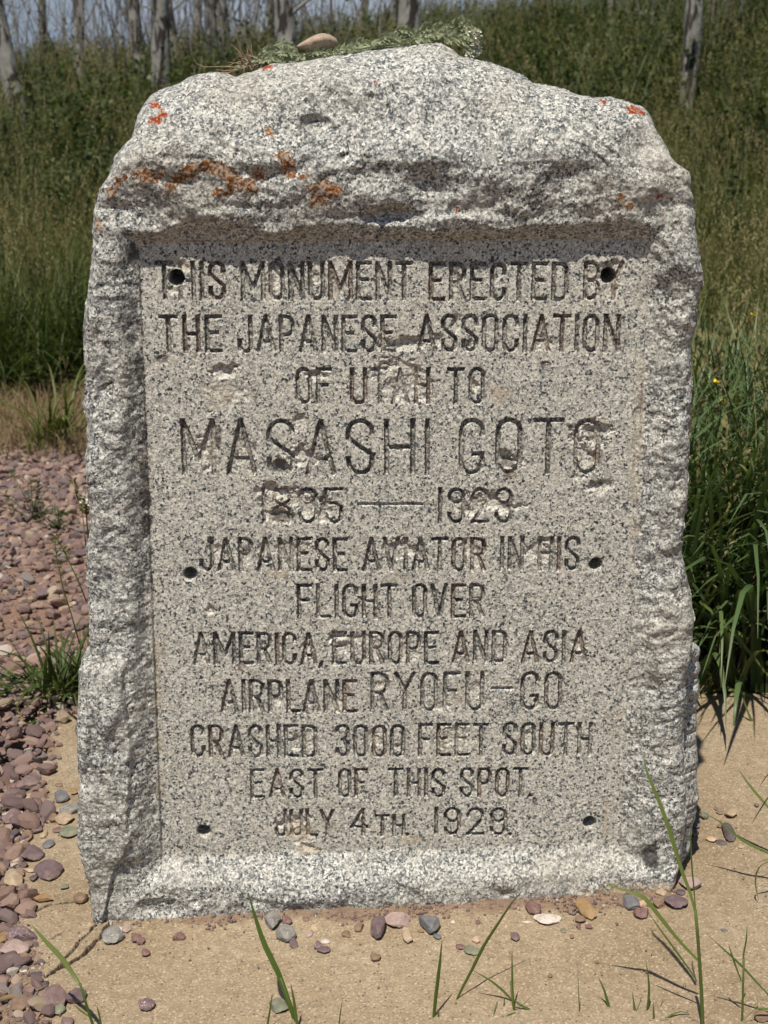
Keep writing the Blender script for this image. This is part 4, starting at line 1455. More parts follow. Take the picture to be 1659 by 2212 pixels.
# gravel bed
srcs = []
for s in range(16):
    bs, f = IC3
    r_ = np.random.default_rng(s + 900)
    co = stone_co(bs, 900 + s, 10) * np.array([1, r_.uniform(.6, .95), r_.uniform(.38, .7)]) * .62
    me = mesh_np('gravel_kind', co, f); me.set_sharp_from_angle(angle=R(17)); me.materials.append(M['gravel'])
    srcs.append(me)
pts = []; scl = []; rot = []
r_ = np.random.default_rng(5)
def add_gravel(n, x0, x1, y0, y1, s0, s1, layer):
    X_ = r_.uniform(x0, x1, n); Y_ = r_.uniform(y0, y1, n)
    keep = (r_.uniform(size=n) < gravel_zone(X_, Y_) + .02)
    onslab = (X_ > spill_x(Y_) + .028 * noise(X_, Y_, 0, 9, 9)) & (Y_ < SY1 - .02) & (Y_ > 1.4)
    keep &= ~onslab
    # a bare earthy patch
    bare = (np.hypot((X_ + .98) / .34, (Y_ - 3.55) / .25) < 1 + .3 * noise(X_, Y_, 0, 4, 3)) & (r_.uniform(size=n) < .6)
    keep &= ~bare
    X_, Y_ = X_[keep], Y_[keep]
    S = np.exp(r_.uniform(math.log(s0), math.log(s1), len(X_)))
    Z_ = terrain(X_, Y_) + S * .16 + layer
    Z_ = np.where((X_ > SX0 - .02) & (Y_ < SY1) & (Y_ > SY0), slab_z(X_) + S * .12 + layer, Z_)
    Z_ = np.where((X_ > SX0 - .12) & (X_ <= SX0 - .02) & (Y_ < SY1 + .05), Z_ + .018, Z_)
    pts.append(np.stack([X_, Y_, Z_], -1)); scl.append(S)
    rot.append(np.stack([r_.normal(0, .35, len(X_)), r_.normal(0, .35, len(X_)), r_.uniform(0, 6.28, len(X_))], -1))
add_gravel(16000, -2.2, -.3, 1.4, 3.4, .005, .016, 0)
add_gravel(7000, -2.2, -.3, 1.4, 3.4, .014, .034, .001)
add_gravel(1500, -2.2, -.4, 1.4, 3.4, .028, .050, .006)
add_gravel(15000, -3.2, .2, 3.3, 5.7, .010, .024, 0)
add_gravel(12000, -3.2, .2, 3.3, 5.7, .018, .038, .001)
add_gravel(1500, -3.2, .2, 3.3, 5.7, .034, .054, .005)
add_gravel(1800, -2.2, .2, 3.0, 3.5, .012, .038, .0)
pts = np.concatenate(pts); scl = np.concatenate(scl); rot = np.concatenate(rot)
print('gravel', len(pts))
scatter('gravel', pts, rot, scl, r_.integers(0, 16, len(pts)), srcs, kind='stuff', label='bed of purple, pink and tan crushed gravel beside the slab')

# reddish crumbs along the foot of the stone and small grit on the slab
n = 90000
X_ = r_.uniform(SX0, SX1, n); Y_ = r_.uniform(1.85, 2.65, n)
w = soil_m(X_, Y_)
under = ((X_ - SO[0]) * EX[0] + (Y_ - SO[1]) * EX[1])
yl_ = (X_ - SO[0]) * EY[0] + (Y_ - SO[1]) * EY[1]
ins_ = (np.abs(under) < .44) & (yl_ > -.035) & (yl_ < .25)
keep = (r_.uniform(size=n) < w * .5 + .010) & ~ins_
X_, Y_ = X_[keep], Y_[keep]
S = np.exp(r_.uniform(math.log(.0025), math.log(.011), len(X_)) - (w[keep] < .1) * .5)
crs = []
for s in range(8):
    bs, f = icos(1)
    co = stone_co(bs, 70 + s, 8) * np.array([1, .8, .6]) * .5
    me = mesh_np('crumb_kind', co, f); me.materials.append(M['gravel']); crs.append(me)
scatter('soil_crumbs', np.stack([X_, Y_, slab_z(X_) + S * .15], -1), r_.uniform(0, 6.28, (len(X_), 3)), S, r_.integers(0, 8, len(X_)), crs, kind='stuff', label='reddish grit and soil crumbs along the foot of the stone')

# ------------------------------------------------------------------ plants
def blade_pts(base, az, L, lean, droop, n=6):
    """arching blade centreline"""
    p = Vector(base); pts_ = [p.copy()]
    th = lean
    for i in range(n):
        st = L / n
        d = Vector((math.cos(az) * math.sin(th), math.sin(az) * math.sin(th), math.cos(th)))
        p = p + d * st
        pts_.append(p.copy())
        th += droop / n * (1 + i * .5)
    return pts_


def taper(n, w, base=.6):
    return [w * (base + (1 - base) * min(1, i / n * 3)) * (1 - (i / n) ** 2.2) + w * .03 for i in range(n + 1)]


def tuft(seed, nbl, h0, h1, w, spread, droop, mat, n=5, seeds=0, smat=None):
    rr = random.Random(seed)
    mb = MB()
    for _ in range(nbl):
        a = rr.uniform(0, 2 * PI); r0 = spread * math.sqrt(rr.random())
        b = (r0 * math.cos(a), r0 * math.sin(a), -.02)
        az = rr.uniform(0, 2 * PI)
        L = rr.uniform(h0, h1)
        mb.ribbon(blade_pts(b, az, L, rr.uniform(.02, .3), rr.uniform(.2, droop), n), taper(n, w * rr.uniform(.7, 1.2)), side=(math.cos(az + 1.57 + rr.uniform(-.6, .6)), math.sin(az + 1.57), 0), fold=.2)
    me = mb.mesh('tuft', True, mat)
    if seeds:
        k = len(me.polygons)
        mb2 = MB()
        for _ in range(seeds):
            a = rr.uniform(0, 2 * PI); r0 = spread * math.sqrt(rr.random())
            az = rr.uniform(0, 2 * PI); L = rr.uniform(h1 * 1.0, h1 * 1.35)
            pp = blade_pts((r0 * math.cos(a), r0 * math.sin(a), 0), az, L, rr.uniform(0, .18), rr.uniform(.05, .35), 6)
            mb2.ribbon(pp, [w * .35] * 7, side=(math.cos(az + 1.5), math.sin(az + 1.5), 0))
            for q in range(16):
                t = .78 + .22 * q / 15
                i0_ = min(5, int(t * 6)); ft = t * 6 - i0_
                c = pp[i0_].lerp(pp[i0_ + 1], ft)
                d = Vector((rr.gauss(0, .6), rr.gauss(0, .6), .8)).normalized()
                mb2.leaf(c, d, (rr.random(), rr.random(), .2), rr.uniform(.014, .030) * (1.25 - t * .6), .006)
        mb.v = list(mb.v); b0 = len(mb.v)
        mb.v += mb2.v; mb.f += [tuple(b0 + i for i in f_) for f_ in mb2.f]
        me = mb.mesh('tuft', True, mat)
        me.materials.append(smat)
        mi = np.zeros(len(me.polygons), np.int32); mi[k:] = 1
        me.polygons.foreach_set('material_index', mi)
    return me


def forb(seed, stems, h, nleaf, L, W, mat, r0=.08):
    rr = random.Random(seed)
    mb = MB()
    for _ in range(stems):
        a = rr.uniform(0, 6.28); az = rr.uniform(0, 6.28)
        pp = blade_pts((r0 * math.cos(a) * rr.random(), r0 * math.sin(a) * rr.random(), 0), az, h * rr.uniform(.7, 1.1), rr.uniform(0, .35), rr.uniform(0, .4), 5)
        mb.ribbon(pp, [.004] * 6, side=(1, 0, 0))
        for q in range(nleaf):
            t = rr.uniform(.12, 1)
            i0_ = min(4, int(t * 5)); c = pp[i0_].lerp(pp[i0_ + 1], t * 5 - i0_)
            d = Vector((rr.gauss(0, 1), rr.gauss(0, 1), rr.uniform(-.1, .8))).normalized()
            mb.leaf(c, d, (0, 0, 1), L * rr.uniform(.6, 1.2), W * rr.uniform(.7, 1.2))
    return mb.mesh('forb', True, mat)


kinds = [
    tuft(1, 34, .32, .62, .0055, .10, 1.3, M['grass']), tuft(2, 34, .35, .70, .0050, .11, 1.0, M['grass']),
    tuft(3, 26, .30, .55, .0060, .10, 1.5, M['grass'], seeds=5, smat=M['seed']), tuft(4, 24, .35, .60, .0050, .12, 1.1, M['grass'], seeds=7, smat=M['seed']),
    tuft(5, 30, .30, .58, .0070, .09, 1.5, M['grass_dk']), tuft(6, 30, .40, .72, .0075, .10, 1.2, M['grass_dk']),
    forb(7, 9, .55, 20, .035, .017, M['leafg']), forb(8, 10, .70, 22, .040, .022, M['leafg']),
    tuft(9, 26, .55, .95, .0165, .08, .9, M['broad'], n=6), tuft(10, 26, .45, .85, .0175, .09, 1.2, M['broad'], n=6),
    tuft(12, 26, .06, .22, .0035, .09, 1.6, M['dry'], n=4), tuft(13, 22, .05, .16, .0040, .08, 1.9, M['dry'], n=4),
    tuft(14, 20, .20, .45, .0045, .10, 1.2, M['dry'], n=4, seeds=4, smat=M['seed']),
]
P_, Rr, S_, I_ = [], [], [], []
r_ = np.random.default_rng(21)


def sow(n, xf, y0, y1, kindsw, s0=.8, s1=1.25, mask=None, power=1.0):
    Y_ = y0 + (y1 - y0) * r_.uniform(size=n) ** power
    lo, hi = xf
    X_ = lo(Y_) + (hi(Y_) - lo(Y_)) * r_.uniform(size=n)
    if mask is not None:
        k = mask(X_, Y_); X_, Y_ = X_[k], Y_[k]
    ks, ws = zip(*kindsw)
    ws = np.array(ws, float) / sum(ws)
    P_.append(np.stack([X_, Y_, terrain(X_, Y_)], -1))
    Rr.append(np.stack([r_.normal(0, .08, len(X_)), r_.normal(0, .08, len(X_)), r_.uniform(0, 6.28, len(X_))], -1))
    S_.append(r_.uniform(s0, s1, len(X_))); I_.append(r_.choice(ks, len(X_), p=ws))


mz = lambda x, y: r_.uniform(size=len(x)) < meadow_zone(x, y)
wl = lambda y: -.36 * y - .5
wr = lambda y: .36 * y + .6
# left and middle meadow
sow(5200, (wl, wr), 6.3, 14, [(0, 3), (1, 3), (2, 2.2), (3, 2.2), (4, 2), (5, 1.6), (6, .8), (12, 1.0)], .75, 1.2, mz)
sow(5200, (wl, wr), 12, 30, [(0, 2), (1, 2), (2, 2.5), (3, 2.5), (4, 2), (5, 2), (6, 1.6), (7, 1.6)], .9, 1.5, mz)
def clearview(x, y):
    dxp = CX + x * FPX / (y * CP + .1)
    k = np.ones(len(x), bool)
    for c_, yy, w_ in ((1472, 12.8, 45), (345, 13.8, 34), (655, 12.8, 34), (920, 12.2, 34), (72, 13.5, 34)):
        k &= ~((np.abs(dxp - c_) < w_) & (y < yy))
    return k
sow(1700, (wl, wr), 10.5, 22, [(6, 2), (7, 3), (5, 1), (3, 1)], 1.1, 1.7, clearview)
sow(700, (wl, wr), 8.5, 12, [(6, 2), (7, 2), (3, 1)], .9, 1.3, lambda x, y: clearview(x, y) & (noise(x, y, 0, .6, 3) > .05))
# dark clumps with broad leaves at the left meadow edge
sow(120, (lambda y: -2.3 + 0 * y, lambda y: -1.0 + 0 * y), 6.5, 7.0, [(4, 3), (5, 3), (6, 2)], .7, 1.0)
# right: deep grass right behind the slab
rt0 = lambda y: .18 + 0 * y
sow(900, (rt0, wr), 3.15, 4.3, [(8, 4), (9, 4), (5, 1.2), (4, .8), (6, .4)], .65, 1.0)
sow(700, (rt0, wr), 4.2, 5.2, [(8, .8), (9, .8), (5, 2), (4, 2), (2, 1), (0, 2), (6, 1)], .55, .85)
sow(1500, (rt0, wr), 5.1, 7.5, [(0, 3), (1, 2), (2, 2), (3, 1), (4, 2), (6, 1), (12, 2)], .6, .95)
# short dry litter on the soil strip
sow(1500, (lambda y: -3.5 + 0 * y, lambda y: .2 + 0 * y), 5.3, 6.9, [(10, 3), (11, 4)], .5, 1.0)
sow(60, (lambda y: -3.5 + 0 * y, lambda y: .2 + 0 * y), 5.6, 6.6, [(0, 3), (12, 1)], .3, .45)
sow(150, (lambda y: .5 + 0 * y, lambda y: 1.2 + 0 * y), 3.03, 3.2, [(10, 2), (11, 3), (12, 1)], .5, .9)
sow(160, (lambda y: .3 + 0 * y, lambda y: 1.5 + 0 * y), 3.15, 5.0, [(12, 3)], .9, 1.4)
P_ = np.concatenate(P_); Rr = np.concatenate(Rr); S_ = np.concatenate(S_); I_ = np.concatenate(I_)
print('tufts', len(P_))
scatter('meadow_grass', P_, Rr, S_, I_, kinds, kind='stuff', label='tall meadow grass with seed heads and leafy weeds')

# individually built grass clumps
def clump(label, base, nbl, h0, h1, w, spread, droop, mat, nm='grass_clump', fine=60, n=7, leanmax=.5, dirbias=None, seed=1, group=None):
    t = thing(nm, label, 'grass', tuple(base), 0, group)
    rr = random.Random(seed)
    for i in range(nbl):
        a = rr.uniform(0, 2 * PI); r0 = math.sqrt(rr.random())
        b = Vector((spread[0] * r0 * math.cos(a), spread[1] * r0 * math.sin(a), -.01))
        az = rr.uniform(0, 2 * PI)
        if dirbias and rr.random() < .5:
            az = dirbias + rr.gauss(0, .6)
        mb = MB()
        mb.ribbon(blade_pts(b, az, rr.uniform(h0, h1), rr.uniform(.03, leanmax), rr.uniform(.2, droop), n), taper(n, w * rr.uniform(.6, 1.2)),
                  side=(math.cos(az + 1.57 + rr.uniform(-.8, .8)), math.sin(az + 1.57), 0), fold=.3)
        obj('blade', mb.mesh('blade', True, mat), None, t)
    if fine:
        mb = MB()
        for i in range(fine):
            a = rr.uniform(0, 2 * PI); r0 = math.sqrt(rr.random())
            b = Vector((spread[0] * r0 * math.cos(a), spread[1] * r0 * math.sin(a), -.01))
            az = rr.uniform(0, 2 * PI)
            mb.ribbon(blade_pts(b, az, rr.uniform(h0 * .5, h1 * .85), rr.uniform(.03, leanmax), rr.uniform(.2, droop), 5), taper(5, w * rr.uniform(.3, .6)), side=(rr.gauss(0, 1), rr.gauss(0, 1), 0))
        obj('fine_blades', mb.mesh('fine_blades', True, mat), None, t, kind='stuff')
    return t


def gl(dx, dy, z=None):
    q = ground(dx, dy, 0)
    zz = float(terrain(q.x, q.y)) if z is None else z
    return ground(dx, dy, zz)


tz = lambda x, y: Vector((x, y, float(terrain(x, y))))
clump('tall broad-bladed grass clump hugging the right side of the monument behind the slab', tz(.60, 3.10), 75, .35, .88, .0165, (.13, .10), 1.2, M['broad'], seed=3, fine=70)
clump('tall broad-bladed grass clump at the right edge behind the slab, blades arching over the concrete', tz(.84, 3.10), 80, .35, .90, .0165, (.15, .10), 1.5, M['broad'], seed=4, fine=70, dirbias=-1.6)
clump('dark green broad-bladed grass clump partly hidden behind the monument side', tz(.42, 3.14), 50, .35, .80, .015, (.13, .10), 1.2, M['broad'], seed=5, fine=50)
clump('short green leafy grass clump growing from the gravel against the left side of the monument', gl(152, 1556), 260, .12, .32, .012, (.085, .065), 1.5, M['grass_dk'], seed=6, fine=140, leanmax=1.0)
clump('small pale grass tuft on the dry soil at the upper edge of the gravel', gl(125, 968), 40, .15, .48, .012, (.05, .05), 1.0, M['grass'], seed=7, fine=20, leanmax=.7)
clump('thin upright pale grass tuft left of the small tuft on the dry soil', gl(78, 985), 9, .12, .36, .009, (.04, .04), .6, M['grass'], seed=17, fine=6, leanmax=.35)
clump('large dark green grass tussock at the meadow edge above the dry soil', gl(70, 850), 70, .25, .65, .011, (.22, .12), 1.4, M['grass_dk'], seed=8, fine=60, leanmax=.8)
clump('dark green grass tussock touching the left edge of the monument at the meadow edge', gl(165, 845), 40, .2, .55, .010, (.18, .12), 1.4, M['grass_dk'], seed=9, fine=40, leanmax=.7)

# low weeds in the gravel
def weed(label, dx, dy, h, n, L, W, seed, mat):
    q = gl(dx, dy)
    t = thing('weed', label, 'weed', tuple(q))
    rr = random.Random(seed)
    st = MB(); lf = MB()
    for k in range(n):
        az = rr.uniform(0, 6.28)
        pp = blade_pts((0, 0, 0), az, h * rr.uniform(.6, 1.2), rr.uniform(.2, 1.1), rr.uniform(-.3, .6), 5)
        st.tube(pp, [.0013] * 6, 4, False)
        for _ in range(9):
            tt_ = rr.uniform(.2, 1); i0_ = min(4, int(tt_ * 5)); c = pp[i0_].lerp(pp[i0_ + 1], tt_ * 5 - i0_)
            lf.leaf(c, (rr.gauss(0, 1), rr.gauss(0, 1), rr.uniform(0, .8)), (0, 0, 1), L * rr.uniform(.6, 1.2), W)
    obj('stem', st.mesh('stem', True, mat), None, t)
    obj('leaves', lf.mesh('leaves', True, mat), None, t)
    return t
weed('low spreading dark green weed in the middle of the gravel', 72, 1125, .17, 9, .030, .009, 3, M['grass_dk'])
weed('small green weed in the gravel close to the side of the monument', 128, 1145, .10, 5, .024, .007, 4, M['grass_dk'])
weed('tiny green weed in the gravel below the grass clump at the left edge', 45, 1480, .08, 6, .022, .005, 5, M['fore'])
weed('small broad-leaved weed at the meadow edge beside the dark tussock', 85, 862, .20, 8, .085, .034, 6, M['leafg'])
weed('broad-leaved weed at the meadow edge near the monument', 145, 850, .22, 8, .080, .032, 9, M['leafg'])

# thin seed stems rising left of the stone
def seed_stem(label, pts_px, y, seed, white=False):
    P0 = [at_y(a, b, y) for a, b in pts_px]
    base = P0[0].copy()
    t = thing('seed_stem', label, 'grass', tuple(base))
    P1 = [q - base for q in P0]
    mb = MB(); mb.tube(P1, [.0016 - .0009 * i / len(P1) for i in range(len(P1))], 5)
    obj('stem', mb.mesh('stem', True, M['dry'] if seed % 2 else M['grass']), None, t)
    rr = random.Random(seed); mb = MB()
    for k in range(26):
        f_ = rr.uniform(.5, 1) * (len(P1) - 1); i0_ = min(len(P1) - 2, int(f_)); c = P1[i0_].lerp(P1[i0_ + 1], f_ - i0_)
        mb.leaf(c, (rr.gauss(0, .7), rr.gauss(0, .7), .7), (0, 1, .3), rr.uniform(.010, .020), .004)
    obj('seed_head', mb.mesh('seed_head', True, M['seed']), None, t)
    if white:
        mb = MB()
        for k in range(30):
            c = P1[-1] + Vector((rr.gauss(.004, .005), rr.gauss(0, .004), rr.gauss(0, .007)))
            mb.leaf(c, (rr.gauss(0, 1), rr.gauss(0, 1), 1), (0, 1, 0), .006, .005)
        obj('flower', mb.mesh('flower', True, M['white']), None, t)
seed_stem('thin dark seed stem rising from the short clump, leaning left over the gravel', [(172, 1390), (152, 1320), (136, 1270), (124, 1215), (117, 1165)], 3.0, 2)
seed_stem('thin seed stem leaning right from the gravel towards the monument edge', [(187, 1300), (172, 1262), (150, 1215), (133, 1180), (118, 1155)], 2.95, 4)
seed_stem('reddish brown seed stalk close against the left edge of the monument', [(188, 1195), (182, 1150), (178, 1106), (165, 1070), (157, 1035)], 2.75, 5)
seed_stem('green weed stalk with a tiny white flower beside the monument edge', [(192, 1180), (188, 1130), (186, 1100), (184, 1082)], 2.6, 8, True)

# foreground grass stalks: polylines (x, y, world-y) in view of the photograph
def stalk(label, leaves, stems, root):
    """leaves: list of (points[(dx,dy,Y)], width); stems: list of (points, radius)"""
    base = at_y(*root)
    t = thing('grass_stalk', label, 'grass', tuple(base))
    for pts_, w in leaves:
        P1 = [at_y(*q) - base for q in pts_]
        # resample smoothly
        Q = []
        n_ = 12
        arr = np.array([p_[:] for p_ in P1]); s_ = np.linspace(0, len(arr) - 1, n_ + 1)
        # catmull-like smoothing through interpolation
        for s in s_:
            i_ = min(len(arr) - 2, int(s)); f_ = s - i_
            p0, p1, p2, p3 = arr[max(0, i_ - 1)], arr[i_], arr[i_ + 1], arr[min(len(arr) - 1, i_ + 2)]
            Q.append(Vector(.5 * ((2 * p1) + (-p0 + p2) * f_ + (2 * p0 - 5 * p1 + 4 * p2 - p3) * f_ ** 2 + (-p0 + 3 * p1 - 3 * p2 + p3) * f_ ** 3)))
        # first point is the tip
        ws = [max(.0004, .86 * w * math.sin(min(1, (i / n_) * 1.9 + .03) * PI / 2) * (1 - .45 * max(0, i / n_ - .55) / .45)) for i in range(n_ + 1)]
        mb = MB(); mb.ribbon(Q, ws, side=(.8, .5, .25), fold=.45)
        obj('leaf', mb.mesh('leaf', True, M['fore']), None, t)
    for pts_, r0 in stems:
        P1 = [at_y(*q) - base for q in pts_]
        mb = MB(); mb.tube(P1, [r0 * (.8 + .2 * i / (len(P1) - 1)) for i in range(len(P1))], 7)
        obj('stem', mb.mesh('stem', True, M['fore']), None, t)
    return t


def Yz(dy):  # foreground plants rooted at about y = 1.80
    return 1.80


def fl(pts_, y0=1.80, dy=0.0):
    n_ = len(pts_)
    return [(a, b, y0 + dy * (1 - i / max(1, n_ - 1))) for i, (a, b) in enumerate(pts_)]


stalk('grass stalk with one wide leaf in the bottom left corner over the mauve stones', [(fl([(67, 1996), (96, 2030), (133, 2069), (158, 2104), (173, 2128)], 1.82, .04), .0085), (fl([(160, 2170), (178, 2186), (197, 2198)], 1.82), .0035), (fl([(209, 2172), (216, 2200), (222, 2240)], 1.80), .0035)],
      [(fl([(173, 2124), (185, 2165), (200, 2212), (212, 2270)], 1.82), .0022)], (212, 2270, 1.82))
stalk('tall two-bladed grass stalk reaching the monument foot left of centre', [(fl([(536, 1927), (553, 1985), (573, 2042), (606, 2112), (640, 2212), (650, 2260)], 1.86, .02), .0098), (fl([(628, 2124), (636, 2165), (643, 2215), (655, 2265)], 1.84), .0058)],
      [(fl([(606, 2112), (634, 2190), (655, 2270)], 1.86), .002)], (655, 2270, 1.86))
stalk('short thin blade beside the grey-green stone at the bottom', [(fl([(588, 2147), (584, 2180), (577, 2225), (575, 2260)], 1.84), .0040)], [], (575, 2260, 1.84))
stalk('short thin upright blade alone at the bottom between the tall stalks', [(fl([(740, 2159), (736, 2185), (733, 2215), (732, 2250)], 1.84), .0028)], [], (732, 2250, 1.84))
stalk('straight upright grass blade at the bottom centre in front of the slate stone', [(fl([(955, 2030), (952, 2070), (948, 2110), (941, 2170), (937, 2215), (935, 2270)], 1.86), .0080), (fl([(945, 2180), (949, 2200), (955, 2240)], 1.86), .0040)], [], (935, 2270, 1.86))
stalk('long slanting leaf reaching from the bottom centre to the monument foot', [(fl([(1134, 1918), (1106, 1952), (1075, 2000), (1046, 2046), (1022, 2094), (1000, 2135), (983, 2170)], 1.90, .03), .0095), (fl([(1022, 2096), (1065, 2122), (1095, 2148), (1110, 2166)], 1.89), .0042)],
      [(fl([(985, 2166), (978, 2190), (972, 2220), (968, 2270)], 1.89), .0018)], (968, 2270, 1.89))
stalk('slender stalk with crossing side leaves at the bottom right of centre', [(fl([(1106, 2050), (1107, 2100), (1109, 2160), (1118, 2215), (1124, 2260)], 1.87), .0055), (fl([(1172, 2212), (1150, 2185), (1125, 2172), (1110, 2160)], 1.87), .0040), (fl([(1160, 2143), (1135, 2165), (1106, 2187), (1080, 2200)], 1.87), .0026)],
      [(fl([(1103, 2120), (1108, 2170), (1120, 2215), (1126, 2270)], 1.87), .0019)], (1126, 2270, 1.87))
stalk('small curled leaf in the bottom centre beside the slender stalk', [(fl([(1090, 2154), (1088, 2180), (1078, 2196), (1066, 2182)], 1.88), .0050), (fl([(1028, 2192), (1040, 2203), (1050, 2218), (1055, 2250)], 1.87), .011)], [], (1060, 2250, 1.87))
stalk('hair-thin upright blade left of the paired short blades', [(fl([(1248, 2092), (1250, 2140), (1252, 2180), (1253, 2215), (1254, 2255)], 1.86), .0026)], [], (1254, 2255, 1.86))
stalk('curved short blade leaning left at the bottom right', [(fl([(1292, 2110), (1306, 2140), (1316, 2175), (1325, 2212), (1332, 2260)], 1.87), .0055), (fl([(1295, 2098), (1308, 2116), (1318, 2132), (1326, 2142)], 1.95), .0030)], [], (1332, 2260, 1.87))
stalk('upright blade with a brown bent neighbour at the bottom right', [(fl([(1395, 2075), (1401, 2110), (1403, 2145), (1399, 2185), (1393, 2215), (1390, 2260)], 1.86), .0056), (fl([(1366, 2142), (1371, 2175), (1378, 2215), (1384, 2260)], 1.86), .0050), (fl([(1388, 2148), (1378, 2178), (1362, 2200), (1346, 2216)], 1.86), .0026)], [], (1388, 2260, 1.86))
stalk('tallest grass stalk with long leaves crossing the lower right corner of the monument',
      [(fl([(1390, 1630), (1397, 1665), (1423, 1726), (1449, 1799), (1476, 1886), (1492, 1930), (1502, 1968)], 1.84, .06), .0080),
       (fl([(1306, 1908), (1345, 1922), (1389, 1936), (1423, 1976), (1466, 2030), (1508, 2074)], 1.86, .03), .0078),
       (fl([(1491, 1785), (1493, 1820), (1495, 1868), (1500, 1925), (1503, 1970)], 1.85), .0036),
       (fl([(1399, 1968), (1428, 2010), (1462, 2056), (1490, 2095), (1505, 2119)], 1.85), .0038),
       (fl([(1416, 2200), (1440, 2180), (1470, 2178), (1495, 2195), (1512, 2222)], 1.88), .0050)],
      [(fl([(1502, 1966), (1507, 2020), (1511, 2076), (1515, 2140), (1518, 2212), (1519, 2275)], 1.80), .0028)], (1519, 2275, 1.80))
stalk('fine branching grass stalk near the right edge of the slab front',
      [(fl([(1573, 2037), (1582, 2065), (1591, 2090), (1602, 2120)], 1.83), .0040), (fl([(1532, 2022), (1565, 2052), (1600, 2084), (1635, 2122), (1675, 2165)], 1.83), .0040), (fl([(1614, 2000), (1613, 2030), (1607, 2065), (1606, 2090)], 1.83), .0046),
       (fl([(1700, 2175), (1665, 2180), (1635, 2180), (1610, 2200)], 1.82), .0040)],
      [(fl([(1607, 2070), (1605, 2130), (1604, 2180), (1602, 2212), (1600, 2270)], 1.83), .0018)], (1600, 2270, 1.83))
stalk('broad blade sticking up at the bottom right edge of the photo', [(fl([(1636, 2160), (1640, 2190), (1643, 2215), (1648, 2260)], 1.87), .0045), (fl([(1590, 2195), (1583, 2212), (1578, 2240)], 1.87), .0060), (fl([(1411, 2165), (1413, 2190), (1414, 2220), (1412, 2260)], 1.84), .0050), (fl([(1448, 2206), (1446, 2225), (1444, 2260)], 1.83), .0060)], [], (1648, 2260, 1.87))
for i_, (dx_, lab_) in enumerate(((1395, 'small bright grass tuft at the bottom edge, left of the tallest stalk'), (1440, 'small grass tuft with dry blades at the bottom edge, close to the tallest stalk'),
                                  (1635, 'small grass tuft in the bottom right corner of the photo'), (1060, 'small broad-leaved grass tuft at the bottom centre beside the slender stalk'))):
    q_ = ground(dx_, 2225, 0)
    clump(lab_, (q_.x, q_.y - .01, 0), 9, .03, .10, .005, (.022, .012), 1.8, M['fore'] if i_ != 1 else M['dry'], nm='grass_tuft', fine=5, leanmax=.9, seed=40 + i_)
# long leaves reaching in from the right clump over the slab
stalk('long leaves of a grass stalk rooted off the slab, reaching in from the right edge',
      [(fl([(1594, 1660), (1615, 1690), (1638, 1718), (1664, 1748), (1700, 1790)], 2.25, .04), .0060),
       (fl([(1519, 1755), (1560, 1778), (1600, 1812), (1632, 1830), (1680, 1852), (1720, 1880)], 2.18, .03), .0055),
       (fl([(1639, 1946), (1632, 1915), (1633, 1885), (1650, 1864), (1690, 1860), (1730, 1880)], 2.14), .0055),
       (fl([(1623, 1780), (1640, 1750), (1660, 1720), (1690, 1690)], 2.14), .0055), (fl([(1640, 1700), (1652, 1680), (1668, 1662), (1690, 1640)], 2.18), .0050)],
      [(fl([(1700, 1690), (1712, 1790), (1722, 1880), (1730, 1990)], 2.14), .0030)], (1730, 2000, 2.14))
# arching leaves of the right clump in front of the dark
stalk('arching pale leaves emerging low from behind the monument at the right',
      [(fl([(1660, 1455), (1630, 1400), (1595, 1370), (1550, 1345), (1510, 1316), (1496, 1318)], 3.0), .013),
       (fl([(1516, 1430), (1540, 1400), (1556, 1370), (1568, 1330), (1590, 1312)], 2.98), .010),
       (fl([(1690, 1490), (1655, 1455), (1610, 1400), (1570, 1350), (1530, 1315), (1510, 1300)], 2.96), .010),
       (fl([(1505, 1548), (1522, 1520), (1530, 1480), (1545, 1440), (1560, 1425)], 3.0), .012),
       (fl([(1700, 1550), (1650, 1528), (1600, 1495), (1545, 1492), (1505, 1505)], 2.97), .008),
       (fl([(1600, 1490), (1617, 1540), (1640, 1590), (1662, 1640), (1690, 1700)], 2.85), .009)],
      [(fl([(1560, 1425), (1556, 1500), (1552, 1545), (1552, 1565)], 3.03), .003)], (1552, 1570, 3.03))

# twig in the gravel
mb = MB(); q0 = at_y(2, 2159, 1.93); q1 = at_y(60, 2150, 1.95)
q0 = ground(0, 2160, .006); q1 = ground(62, 2151, .010)
mb.tube([Vector((0, 0, 0)), (q1 - q0) * .35 + Vector((0, 0, .003)), (q1 - q0) * .7, q1 - q0], [.0042, .0045, .004, .0022], 8)
o = obj('twig', mb.mesh('twig', True, M['dry'])); o.location = q0
tag(o, 'short pale wooden twig lying on the gravel in the bottom left corner', 'twig')

# buttercups
def buttercup(label, dx, dy, y, h, seed):
    top = at_y(dx, dy, y)
    base = Vector((top.x + .02, top.y + .02, float(terrain(top.x, top.y))))
    t = thing('buttercup', label, 'flower', tuple(base))
    tp = top - base
    mb = MB(); mb.tube([Vector((0, 0, 0)), tp * .5 + Vector((.012, 0, 0)), tp], [.0018, .0014, .0012], 5)
    obj('stem', mb.mesh('stem', True, M['grass']), None, t)
    rr = random.Random(seed)
    for k in range(5):
        a = k * 2 * PI / 5 + rr.random()
        mb = MB(); mb.leaf(tp, (math.cos(a), math.sin(a) - .3, .55), (0, 0, 1), .014, .013, -.2)
        obj('petal', mb.mesh('petal', True, M['yellow']), None, t)
buttercup('yellow buttercup highest in the grass, beside the right edge of the photo', 1628, 683, 4.3, .5, 1)
buttercup('small yellow buttercup below and left of the highest one', 1590, 736, 4.2, .5, 2)
buttercup('yellow buttercup close to the monument edge, upper of the lower pair', 1548, 828, 3.6, .5, 3)
